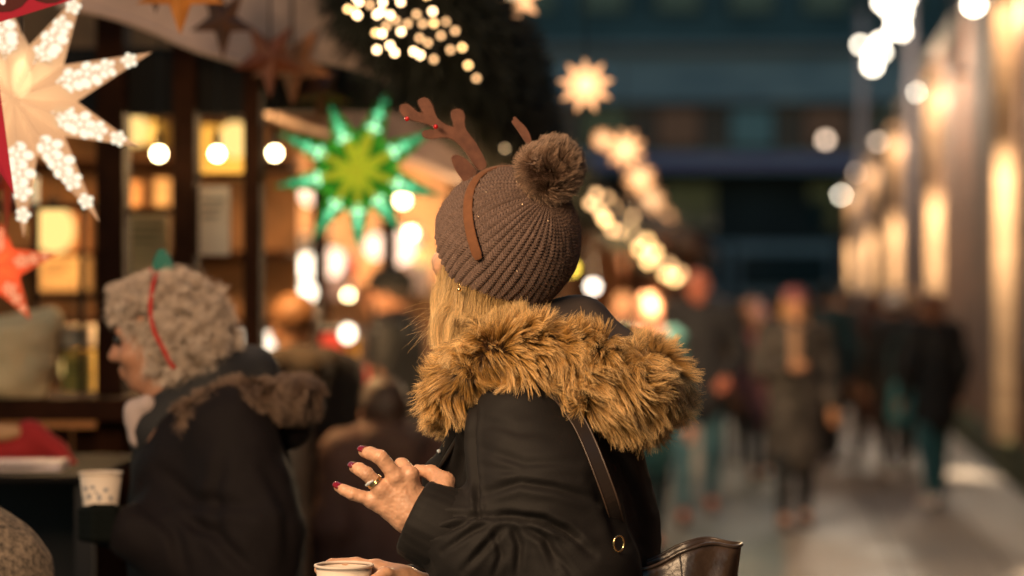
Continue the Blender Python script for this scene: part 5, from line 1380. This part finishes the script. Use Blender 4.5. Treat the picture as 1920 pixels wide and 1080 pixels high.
    for s in (-1, 1): tp += [cap(hip[s]+np.array([0, 0, .03]), knee[s], .098*k, .070*k, .04), cap(knee[s], ank[s]+np.array([0, 0, .01]), .068*k, .048*k, .03)]
    sdf('trousers', tp, .016, tm, e, 1, lambda V, N: .004*vn(V, 16))
    for s in (-1, 1):
        sdf('shoe', [cap(ank[s]+np.array([0, 0, .01]), ank[s]-np.array([0, 0, .045*k]), .044*k, .045*k, .03), cap(ank[s]-k*(F_*.03+np.array([0, 0, .055])), ank[s]+k*(F_*.15-np.array([0, 0, .062])), .040*k, .036*k, .02)], .012, sm_, e, 1)
    hm = pbr('hair_col', hair_c, .6, bump=.8, bscale=60, var=.4, vscale=40)
    A = np.array([r, f, u])
    def hq(x, y, z): return hc+k*(r*x+f*y+u*z)
    if hairst != 'none':
        hp = [ell(hq(0, -.022, .038), (.086*k, .098*k, .090*k), A, .02)]
        if hairst == 'long':
            for s in (-1, 1): hp += [cap(hq(s*.062, -.03, .0), hq(s*.085, -.02, -.20), .035*k, .035*k, .04)]
            hp += [cap(hq(0, -.06, 0), hq(0, -.085, -.22), .06*k, .045*k, .04)]
        if hairst == 'bald': hp = [ell(hq(s*.070, -.035, .0), (.018*k, .05*k, .035*k), A, .02) for s in (-1, 1)]+[ell(hq(0, -.085, -.01), (.06*k, .02*k, .04*k), A, .02)]
        if hairst != 'bald': hp += [ell(hq(0, .075, -.045), (.075*k, .06*k, .085*k), A, .015, -1)]
        sdf('hair', hp, .008, hm, e, 1, lambda V, N: .004*vn(V, 40))
    if hat:
        kind, hcst = hat; hm2 = pbr('hat_cloth', hcst, .85, bump=.5, bscale=120)
        hp = [ell(hq(0, -.018, .060), (.093*k, .108*k, .082*k), A, .02), ell(hq(0, 0, -.06), (.2, .2, .085*k), A, .01, -1)]
        if kind == 'cap': hp += [cap(hq(-.035, .09, .040), hq(.035, .09, .040), .010*k, .010*k, .01), cap(hq(-.03, .12, .034), hq(.03, .12, .034), .008*k, .008*k, .03)]
        if kind == 'bobble': hp += [ell(hq(0, -.02, .165), (.035*k, .035*k, .035*k), A, .01)]
        sdf('hat', hp, .007, hm2, e, 1)
    if scarf:
        sdf('scarf', [cap(q(-.06, .04, 1.43), q(.06, .04, 1.43), .062*k, .062*k, .04), cap(q(.02, .12, 1.40), q(.03, .165, 1.15), .04*k, .035*k, .03)], .012, pbr('scarf_wool', scarf, .9, bump=.5, bscale=80), e, 1)
    if hood:
        sdf('hood', [cap(q(-.10, -.08, 1.45), q(.10, -.08, 1.45), .065*k, .065*k, .04), cap(q(0, -.13, 1.42), q(0, -.15, 1.33), .08*k, .05*k, .04)], .014, pbr('hood_cloth', hood, .9), e, 1)
    if fur:
        n = 5000; gp, gr = smoothpath([q(-.02, .13, 1.38), q(-.13, .02, 1.44), q(-.08, -.14, 1.44), q(.08, -.14, 1.44), q(.13, .02, 1.44), q(.02, .13, 1.38)], [.03]*6, 30)
        t_ = MB().tube(gp, .03, 12).build('fur_trim', M['fur_core'], e, True)
        pos_, nor_, tan_, _ = surf_on_tube(gp, gr, n); hair('fur', fur_strands(pos_, nor_, nor_*0+np.array([0, 0, -.4]), .04, 5), .0006, furmat('fur_col', *fur, dark_tip=False), t_)
    return e, q, wr, hn
def at(px, py_feet, D=None):
    D = D or CAMZ*FPX/(py_feet-540); return ((px-960)/FPX*D, D)
TO = -PI/2     # facing the lens
AW = PI/2
G = 'people walking down the lane'
def pz(px, topy, D): return CAMZ+(540-topy)/FPX*D
def pers(px, D, topy, hd, label, **kw):
    return person(((px-960)/FPX*D, D), hd, pz(px, topy, D), label, group=G, **kw)
pers(1308, 15.9, 500, TO-.05, 'balding man in black jacket and blue jeans walking right of the fur hood', coat=(.022, .022, .028), trous=(.06, .15, .20), shoes=(.12, .05, .03), hair_c=(.15, .08, .06), hairst='bald', skin=(.60, .19, .12), stride=.16, coat_len=.1, arms=('pocket', 'pocket'), bulk=1.08)
pers(1490, 15.6, 538, TO+.1, 'blonde woman in mottled grey brown coat and dark leggings, pinkish hat', coat=(.052, .044, .042), coat_var=.95, trous=(.012, .014, .018), shoes=(.10, .04, .025), hair_c=(.45, .24, .09), hairst='long', stride=.10, coat_len=.72, hat=('beanie', (.26, .09, .10)), scarf=(.42, .25, .16), skin=(.55, .27, .15), arms=('down', 'front'), bulk=1.1)
pers(1548, 20.3, 533, AW+.2, 'person in dark teal hooded jacket and black trousers striding away in mid crowd', coat=(.012, .045, .055), trous=(.008, .009, .012), shoes=(.35, .3, .28), hair_c=(.01, .015, .02), hairst='short', stride=.20, coat_len=.2, hood=(.012, .05, .06), hat=('beanie', (.008, .02, .025)))
pers(1592, 22.5, 540, AW, 'person in black coat right behind the dark teal one', coat=(.018, .014, .013), trous=(.01, .01, .012), hair_c=(.015, .01, .01), stride=-.16, coat_len=.5)
pers(1633, 20.6, 545, AW-.3, 'person in rust brown hooded coat with pale shoes in the crowd', coat=(.09, .035, .022), trous=(.03, .02, .018), shoes=(.4, .35, .3), hair_c=(.12, .05, .03), stride=.14, coat_len=.6, hairst='long')
pers(1678, 19.6, 552, AW+.1, 'person in black jacket and white bobble hat carrying a teal bag', coat=(.010, .009, .010), trous=(.012, .012, .014), shoes=(.3, .26, .24), hair_c=(.02, .012, .01), stride=.10, coat_len=.2, hat=('bobble', (.80, .70, .62)), bulk=1.12)
pers(1752, 17.2, 545, AW+.45, 'long haired brunette in black coat, teal jeans and white trainers, nearest the brick wall', coat=(.008, .008, .010), trous=(.03, .12, .14), shoes=(.75, .68, .66), hair_c=(.15, .055, .025), hairst='long', stride=.07, coat_len=.35, headturn=.6, skin=(.55, .28, .18), bulk=1.05)
pers(1710, 24.5, 540, TO, 'fair haired person half hidden behind the crowd beside the brunette', coat=(.10, .05, .035), trous=(.02, .02, .02), hair_c=(.50, .28, .12), hairst='long')
pers(1425, 19.5, 575, TO+.2, 'small person in dusty pink coat and pale pink hat behind the blonde woman', coat=(.30, .13, .14), trous=(.03, .03, .035), hair_c=(.2, .1, .06), hat=('bobble', (.70, .42, .42)), hairst='long', coat_len=.4, stride=.08, scarf=(.3, .1, .12))
pers(1368, 21.0, 560, AW, 'dark brown coated person between the balding man and the blonde woman', coat=(.045, .028, .02), trous=(.02, .02, .022), hair_c=(.06, .03, .02), coat_len=.5, stride=.12)
pers(1212, 14.0, 545, TO+.3, 'brown haired person in teal jacket mostly hidden behind the fur hood', coat=(.02, .09, .10), trous=(.012, .03, .04), hair_c=(.10, .05, .03), hairst='long', skin=(.55, .25, .16), scarf=(.35, .15, .12), stride=.1)
pers(1268, 19.0, 552, AW, 'person in navy coat behind the balding man', coat=(.016, .022, .032), trous=(.015, .05, .065), hair_c=(.05, .03, .02), coat_len=.3, stride=.14)
pers(1170, 18.5, 548, TO, 'pale haired person far back above the middle of the fur hood', coat=(.12, .07, .06), trous=(.02, .02, .02), hair_c=(.35, .22, .15), hairst='long', skin=(.6, .33, .22))
for (px_, D_, ty_, hd_, kw_) in [
    (1338, 24.5, 552, AW, dict(label='person in black anorak just right of the balding man, farther off', coat=(.012, .012, .014), trous=(.02, .05, .07), hair_c=(.04, .02, .015), stride=.12, coat_len=.2)),
    (1408, 26.0, 556, TO, dict(label='far off person in dark grey coat left of the dusty pink one', coat=(.03, .028, .03), trous=(.015, .015, .02), hair_c=(.1, .05, .03), hairst='long', coat_len=.6)),
    (1455, 23.0, 552, AW, dict(label='person in black coat and cap directly behind the blonde woman', coat=(.010, .010, .012), trous=(.012, .012, .014), hat=('cap', (.02, .02, .025)), stride=-.14, coat_len=.4)),
    (1575, 27.0, 545, TO+.3, dict(label='far off person in navy jacket and blue jeans in the crowd gap', coat=(.014, .018, .028), trous=(.04, .09, .12), hair_c=(.03, .02, .015), stride=.12, coat_len=.1)),
    (1655, 26.0, 548, AW+.4, dict(label='person in charcoal coat between the rust brown coat and the white hat', coat=(.02, .018, .018), trous=(.02, .03, .04), hair_c=(.16, .08, .04), hairst='long', coat_len=.5)),
    (1726, 21.0, 556, AW-.2, dict(label='person in black parka and pale shoes between white hat and brunette', coat=(.010, .009, .009), trous=(.02, .05, .06), shoes=(.5, .45, .42), hair_c=(.2, .1, .05), stride=.14, coat_len=.3)),
    (1236, 23.0, 556, TO, dict(label='red faced person in dark coat above the right end of the fur', coat=(.03, .02, .02), trous=(.02, .03, .04), hair_c=(.08, .04, .03), skin=(.55, .20, .14), coat_len=.4))]:
    pers(px_, D_, ty_, hd_, **kw_)
# teal bag on the white hat person's side
bt = empty('shoulder_bag', P(1695, 790, 19.2), 'teal shoulder bag carried by the person with the white bobble hat', 'bag')
sdf('bag_body', [cap(P(1690, 735, 19.2), P(1690, 775, 19.2), .09, .11, .05, n=(0, 1, 0), s=1.8)], .012, pbr('teal_nylon', (.04, .22, .24), .6), bt, 1)
MB().tube([P(1672, 730, 19.2), P(1668, 660, 19.35), P(1690, 615, 19.5), P(1702, 660, 19.35), P(1706, 730, 19.2)], .012, 8).build('bag_strap', pbr('teal_strap', (.02, .08, .09), .7), bt, True)
# ---- people by the far stall
G = 'customers at the stalls'
pers(738, 10.6, 500, PI-.1, 'man in black flat cap and black coat in profile facing left behind the outstretched hand', coat=(.010, .010, .011), trous=(.012, .012, .015), hair_c=(.06, .04, .03), hat=('cap', (.010, .010, .010)), scarf=(.25, .18, .17), skin=(.55, .25, .13), coat_len=.7, arms=('front', 'front'), bulk=1.15)
pers(555, 8.2, 545, PI/2+.5, 'brown haired person in black hooded jacket right behind the grey curls', coat=(.012, .010, .011), trous=(.012, .012, .015), hair_c=(.16, .070, .022), hood=(.03, .02, .012), coat_len=.3, arms=('front', 'front'), bulk=1.1, skin=(.5, .24, .12))
pers(650, 9.9, 600, PI/2+1.0, 'person in tan brown coat below the red and yellow packets', coat=(.26, .105, .045), trous=(.03, .02, .02), hair_c=(.09, .04, .02), hairst='long', coat_len=.7, arms=('front', 'down'), bulk=1.1)
pers(722, 7.3, 702, PI/2+.6, 'child in mauve brown hooded coat below the man in the cap', coat=(.12, .060, .045), trous=(.02, .02, .02), hair_c=(.05, .025, .015), hairst='long', hood=(.10, .055, .04), coat_len=.6, bulk=1.35)
# ---- the grey haired woman at the left
OD = 5.05
def o_(px, py, t=0): return P(px, py, OD-t)
old = empty('person', (o_(400, 540)[0], OD, 0), 'woman with grey curls, elf headband and dark padded coat with brown fur trim', 'person')
oc = o_(305, 632, 0); ofr = head_frame((-.97, .20, -.12)); 
op = head_prims(oc, ofr, 1.0, o_(330, 790, 0))
op += [cap(o_(350, 850), o_(400, 1200), .12, .13, .05, n=(1, 0, 0), s=1.2)]
oh = {s: np.array([o_(410, 0)[0], OD+s*.09, .9]) for s in (-1, 1)}
for s in (-1, 1):
    op += [cap(oh[s], oh[s]+np.array([0, 0, -.42]), .08, .055, .04), cap(oh[s]+np.array([0, 0, -.42]), oh[s]+np.array([0, 0, -.81]), .055, .035, .03), cap(oh[s]+np.array([0, 0, -.81]), oh[s]+np.array([-.15, 0, -.865]), .033, .028, .02)]
op += [cap(o_(400, 850, .16), o_(420, 1080, .2), .05, .04, .03), cap(o_(420, 1080, .2), o_(230, 985, .16), .04, .028, .03)]
op += [cap(o_(232, 1000, .16), o_(204, 985, .15), .030, .034, .02)]
for j in range(4):
    a = o_(210, 958+j*16, .19); b2 = o_(178, 958+j*16, .20); c2 = o_(156, 960+j*15, .17); op += [cap(a, b2, .0105, .010, .006), cap(b2, c2, .010, .008, .004)]
a = o_(224, 966, .12); op += [cap(a, o_(205, 958, .09), .013, .011, .008), cap(o_(205, 958, .09), o_(180, 960, .08), .011, .009, .004)]
ob = sdf('body', op, .005, M['skin_old'], old, 1)
r, f, u = ofr
for s in (-1, 1): MB().sphere(oc+r*s*.033+f*.084+u*.004, .0115, 10, 8).build('eye', M['eye'], ob, True)
# gloves
gl_ = [dict(p, ra=p['ra']+.004, rb=p['rb']+.004) for p in op[-11:] if p['t'] == 'c']
sdf('glove', [cap(o_(245, 1005, .16), o_(206, 985, .16), .036, .038, .02), cap(o_(210, 980, .16), o_(190, 985, .15), .034, .036, .02)]+gl_, .004, pbr('dark_green_glove', (.004, .0055, .005), .9, spec=.1), old, 1)
M['oldcoat'] = pbr('aubergine_padded_coat', (.0068, .0042, .0046), .8, sheen=.02, spec=.2, bump=.4, bscale=25, bdist=.006)
cp = [cap(o_(400, 880, 0), o_(405, 1010, 0), .17, .20, .05, n=(1, 0, 0), s=1.15), cap(o_(405, 1010, 0), o_(410, 1250, 0), .20, .21, .05, n=(1, 0, 0), s=1.15),
      cap(o_(420, 800, 0), o_(400, 880, 0), .11, .16, .06), cap(o_(430, 800, .13), o_(475, 1000, .18), .095, .105, .04), cap(o_(475, 1000, .18), o_(460, 1090, .2), .10, .095, .03), cap(o_(460, 1090, .2), o_(255, 1000, .17), .09, .060, .05),
      cap(o_(430, 800, -.13), o_(475, 1000, -.18), .095, .105, .04), cap(o_(470, 1060, -.18), o_(300, 1040, -.1), .09, .06, .05)]
cup_h = 0
STO = [([(300, 880), (360, 940), (470, 950)], 14, .010), ([(330, 970), (400, 1000), (480, 1080)], 12, .010), ([(420, 850), (400, 930), (410, 1000)], 12, .007), ([(500, 880), (540, 960), (545, 1080)], 12, .008), ([(260, 940), (330, 1000), (350, 1080)], 12, .008)]
sdf('coat', cp, .007, M['oldcoat'], old, 2, lambda V, N: stroke_field(V, STO)*np.clip(-N[:, 1]+.2, 0, 1)+.005*vn(V, 12)+.003*vn(V, 28))
sdf('collar', [cap(o_(300, 800, .03), o_(400, 720, .03), .055, .06, .05), cap(o_(400, 720, .03), o_(480, 705, 0), .058, .05, .05), cap(o_(290, 830, .0), o_(310, 870, .02), .05, .05, .05), cap(o_(400, 690, -.02), o_(470, 690, -.04), .045, .05, .03)], .006, M['black'], old, 2, lambda V, N: .006*vn(V, 18))
sdf('scarf', [cap(o_(250, 770, .05), o_(262, 815, .04), .022, .026, .02), cap(o_(275, 760, .06), o_(258, 790, .0), .022, .024, .02)], .004, pbr('grey_white_scarf', (.42, .33, .31), .9, bump=.4, bscale=60), old, 1, lambda V, N: .003*vn(V, 40))
# fur trim along her hood
gp, gr = smoothpath([o_(340, 790, .14), o_(400, 765, .16), o_(470, 748, .15), o_(530, 745, .10), o_(570, 750, .0), o_(560, 735, -.08)], [.018, .024, .027, .029, .03, .02], 40)
sdf('hood', [cap(o_(440, 760, 0), o_(540, 800, 0), .07, .05, .04)], .008, M['oldcoat'], old, 1)
tr = MB().tube(gp, gr*.9, 14).build('fur_trim', M['fur_core'], old, True)
pos, nor, tan, _ = surf_on_tube(gp, gr, 36000)
hair('fur', fur_strands(pos, nor, np.array([0, 0, -.5])+nor*0+tan*.3, .028, 6, .35, 14, .5), .00030, furmat('brown_grey_fur', (.02, .012, .008), (.13, .075, .045), (.26, .17, .12), dark_tip=False, rough=.5), tr, .4)
# curly hair
sc_c = oc+f*-.035+u*.03
core = sdf('hair', [ell(sc_c, (.082, .092, .084), np.array([r, f, u]), .02), ell(oc+f*-.06+u*-.04, (.080, .07, .07), np.array([r, f, u]), .04), ell(oc+f*.040+u*.075, (.060, .045, .035), np.array([r, f, u]), .04),
                    ell(oc+f*.11+u*-.06, (.12, .095, .125), np.array([r, f, u]), .01, -1)], .007, pbr('grey_hair_base', (.12, .085, .065), .9), old, 1, lambda V, N: .008*vn(V, 38)+.004*vn(V, 15))
me = core.data; nv_ = len(me.vertices); cv = np.zeros(nv_*3, np.float32); me.vertices.foreach_get('co', cv); cv = cv.reshape(-1, 3); nn_ = np.zeros(nv_*3, np.float32); me.vertex_normals.foreach_get('vector', nn_); nn_ = nn_.reshape(-1, 3)
nc = 1500; si = RS.choice(nv_, nc); strands = []
kk = 30; tt = np.linspace(0, 1, kk)
p0 = cv[si]; n0 = nn_[si]
flow_ = np.array([.35, 0, -.75])[None, :]+vn3(p0, 9)*1.3; flow_ -= n0*(flow_*n0).sum(1)[:, None]; flow_ /= np.linalg.norm(flow_, axis=1, keepdims=True)
b0 = np.cross(n0, flow_); Rr = .004+.0065*RS.rand(nc)**1.5; ph_ = RS.rand(nc)*6.28; tw = (4+6*RS.rand(nc))*np.sign(RS.randn(nc)); LL = .030+.022*RS.rand(nc)
for rep in range(26):
    jt = RS.randn(nc, 3)*.0018; jr = 1+RS.randn(nc)*.22; jp = ph_+RS.randn(nc)*.25
    ang = jp[:, None]+tw[:, None]*tt[None, :]; R2 = (Rr*jr)[:, None]*(.35+.8*tt[None, :])
    pt = (p0+jt)[:, None, :]+flow_[:, None, :]*(LL[:, None]*tt[None, :])[:, :, None]+n0[:, None, :]*(.004+.008*tt[None, :, None])*1.0+n0[:, None, :]*(R2*np.cos(ang))[:, :, None]+b0[:, None, :]*(R2*np.sin(ang))[:, :, None]+jt[:, None, :]*1.6*tt[None, :, None]
    strands.append(pt)
hair('curls', np.concatenate(strands), .00030, furmat('silver_hair', (.14, .10, .07), (.47, .36, .28), (.72, .59, .49), dark_tip=False, rough=.4, seed_var=.45), core, .6)
# elf headband
hb = [o_(296, 512, .02), o_(288, 535, .085), o_(283, 580, .105), o_(290, 620, .110), o_(305, 650, .108), o_(320, 680, .10), o_(328, 690, .095)]
hb = [o_(300, 512, -.02)]+hb
sp, _ = smoothpath(hb, [1]*len(hb), 30)
bnd = MB().tube(sp+np.array([0, -.007, 0]), .0050, 8).build('elf_headband', pbr('red_felt', (.40, .02, .012), .8), old, True)
b = MB(); b.prism([o_(286, 520, .0), o_(288, 490, .0), o_(297, 470, .0), o_(306, 466, 0), (o_(318, 480, 0)), o_(327, 505, 0), o_(318, 512, 0), o_(302, 510, 0)], .02, (0, 1, 0)); b.build('felt_cone', pbr('teal_felt', (.02, .14, .11), .85), bnd)
b = MB(); b.prism([o_(280, 520, .012), o_(282, 500, .012), o_(292, 512, .012), o_(296, 530, .012), o_(284, 545, .012)], .012, (0, 1, 0)); b.prism([o_(306, 515, .012), o_(318, 508, .012), o_(326, 514, .012), o_(318, 524, .012)], .012, (0, 1, 0)); b.build('felt_trim', pbr('red_felt2', (.42, .02, .012), .8), bnd)
MB().sphere(oc+r*-.095+u*-.035+f*-.0, .004, 8, 6).build('earring', M['gold'], ob, True)
sdf('trousers', [cap(oh[s]+np.array([0, 0, .03]), oh[s]+np.array([0, 0, -.42]), .10, .075, .04) for s in (-1, 1)]+[cap(oh[s]+np.array([0, 0, -.42]), oh[s]+np.array([0, 0, -.80]), .072, .05, .03) for s in (-1, 1)], .014, M['jeans'], old, 1)
for s in (-1, 1): sdf('shoe', [cap(oh[s]+np.array([0, 0, -.81]), oh[s]+np.array([-.15, 0, -.855]), .045, .040, .02)], .01, M['shoe'], old, 1)
c2_, c20 = cup(P(189, 886, OD-.16), .0430, .105, 'white paper cup with faint blue print held by the grey haired woman', pbr('cup_white', (.66, .55, .45), .6))
b = MB()
for (x, y, w_, h_) in ((165, 914, 10, 7), (180, 911, 8, 6), (172, 928, 9, 8), (192, 930, 7, 12), (204, 916, 8, 7), (212, 932, 6, 10), (186, 920, 5, 5), (160, 934, 6, 6)):
    p = P(x, y, OD-.16); dx = p[0]-c20[0]; rr = .043*(.72+.27*(p[2]-c20[2])/.105)+.0008
    if abs(dx) < rr:
        a0_ = math.asin(dx/rr); dz = h_/900; da = w_/900/rr
        b.add([c20+np.array([rr*math.sin(a0_+i*da/2), -rr*math.cos(a0_+i*da/2), p[2]-c20[2]+j*dz/2]) for i, j in ((-1, -1), (1, -1), (1, 1), (-1, 1))], [(0, 1, 2, 3)])
b.build('print', pbr('blue_print', (.24, .24, .27), .6), c2_)
# ---- tweed person in the bottom left corner
tw_ = empty('person', (P(-70, 540, 4.3)[0], 4.3, 0), 'person in speckled tweed coat, only a shoulder at the bottom left corner', 'person')
T = lambda x, y, t=0: P(x, y, 4.3-t)
tm_ = pbr('tweed', (.10, .075, .055), .9, bump=.6, bscale=120, var=.75, vscale=90)
tq = T(-110, 1060)
th = head_prims(T(-110, 830), head_frame((-.2, 1, 0)), 1.0, T(-110, 1010))+[cap(T(-110, 1080), T(-110, 1500), .12, .13, .04)]
tl = [np.array([T(-110, 0)[0]+s*.1, 4.3, .85]) for s in (-1, 1)]
for q_ in tl: th += [cap(q_, q_*np.array([1, 1, .5]), .08, .055, .03), cap(q_*np.array([1, 1, .5]), q_*np.array([1, 1, .1]), .055, .035, .02), cap(q_*np.array([1, 1, .1]), q_*np.array([1, 1, .06])+np.array([0, .14, 0]), .033, .028, .02)]
tb_ = sdf('body', th, .010, M['skin_old'], tw_, 1)
sdf('coat', [cap(T(-110, 1120), T(-110, 1500), .19, .20, .05, n=(0, 1, 0), s=1.3), cap(T(-110, 1065), T(-10, 1085), .07, .085, .06), cap(T(-10, 1085), T(15, 1330), .085, .075, .04), cap(T(-210, 1085), T(-240, 1330), .085, .075, .04), cap(T(-110, 1065), T(-210, 1085), .07, .085, .06)], .008, tm_, tw_, 1, lambda V, N: .004*vn(V, 30))
sdf('hair', [ell(T(-110, 815), (.09, .105, .10), None, .02), cap(T(-110, 900), T(-95, 990), .07, .06, .05)], .008, pbr('dark_hair', (.012, .010, .010), .8, bump=.7, bscale=60), tw_, 1)
sdf('trousers', [cap(q_, q_*np.array([1, 1, .5]), .10, .07, .03) for q_ in tl]+[cap(q_*np.array([1, 1, .5]), q_*np.array([1, 1, .12]), .07, .05, .03) for q_ in tl], .014, M['jeans'], tw_, 1)
for q_ in tl: sdf('shoe', [cap(q_*np.array([1, 1, .08]), q_*np.array([1, 1, .06])+np.array([0, .14, 0]), .045, .038, .02)], .01, M['shoe'], tw_, 1)

lamp('added_face_fill', P(630, 600, 10.2), 9, (1, .60, .28), .1)  # added fill for the man in the cap, no lamp modelled
# ================================================================ camera, sky
cd = bpy.data.cameras.new('camera'); cam = bpy.data.objects.new('camera', cd); COL.objects.link(cam)
cam.location = (0, 0, CAMZ); cam.rotation_euler = (PI/2, 0, 0)
cd.sensor_width = 36; cd.lens = 36*FPX/1920; cd.clip_end = 600; cd.clip_start = .1
cd.dof.use_dof = True; cd.dof.focus_distance = 3.86; cd.dof.aperture_fstop = cd.lens/1000/.0435
sc.camera = cam
wd = bpy.data.worlds.new('World'); sc.world = wd; wd.use_nodes = True; nt = wd.node_tree
bg = nt.nodes['Background']; sky = nt.nodes.new('ShaderNodeTexSky'); sky.sky_type = 'NISHITA'; sky.sun_disc = False
sky.sun_elevation = math.radians(3); sky.sun_rotation = math.radians(0)
tn = nt.nodes.new('ShaderNodeMix'); tn.data_type = 'RGBA'; tn.blend_type = 'MULTIPLY'; tn.inputs['Factor'].default_value = 1; tn.inputs['B'].default_value = (.64, .86, 1, 1)
nt.links.new(sky.outputs[0], tn.inputs['A']); nt.links.new(tn.outputs['Result'], bg.inputs[0]); bg.inputs[1].default_value = SKY
vs = sc.view_settings; vs.view_transform = 'Standard'; vs.look = 'None'; vs.gamma = 1; vs.exposure = 0
sc.cycles.max_bounces = 6; sc.cycles.transparent_max_bounces = 12; sc.cycles.use_denoising = True
sc.cycles.sample_clamp_indirect = 4; sc.cycles.use_adaptive_sampling = False
sc.cycles.caustics_reflective = False; sc.cycles.caustics_refractive = False
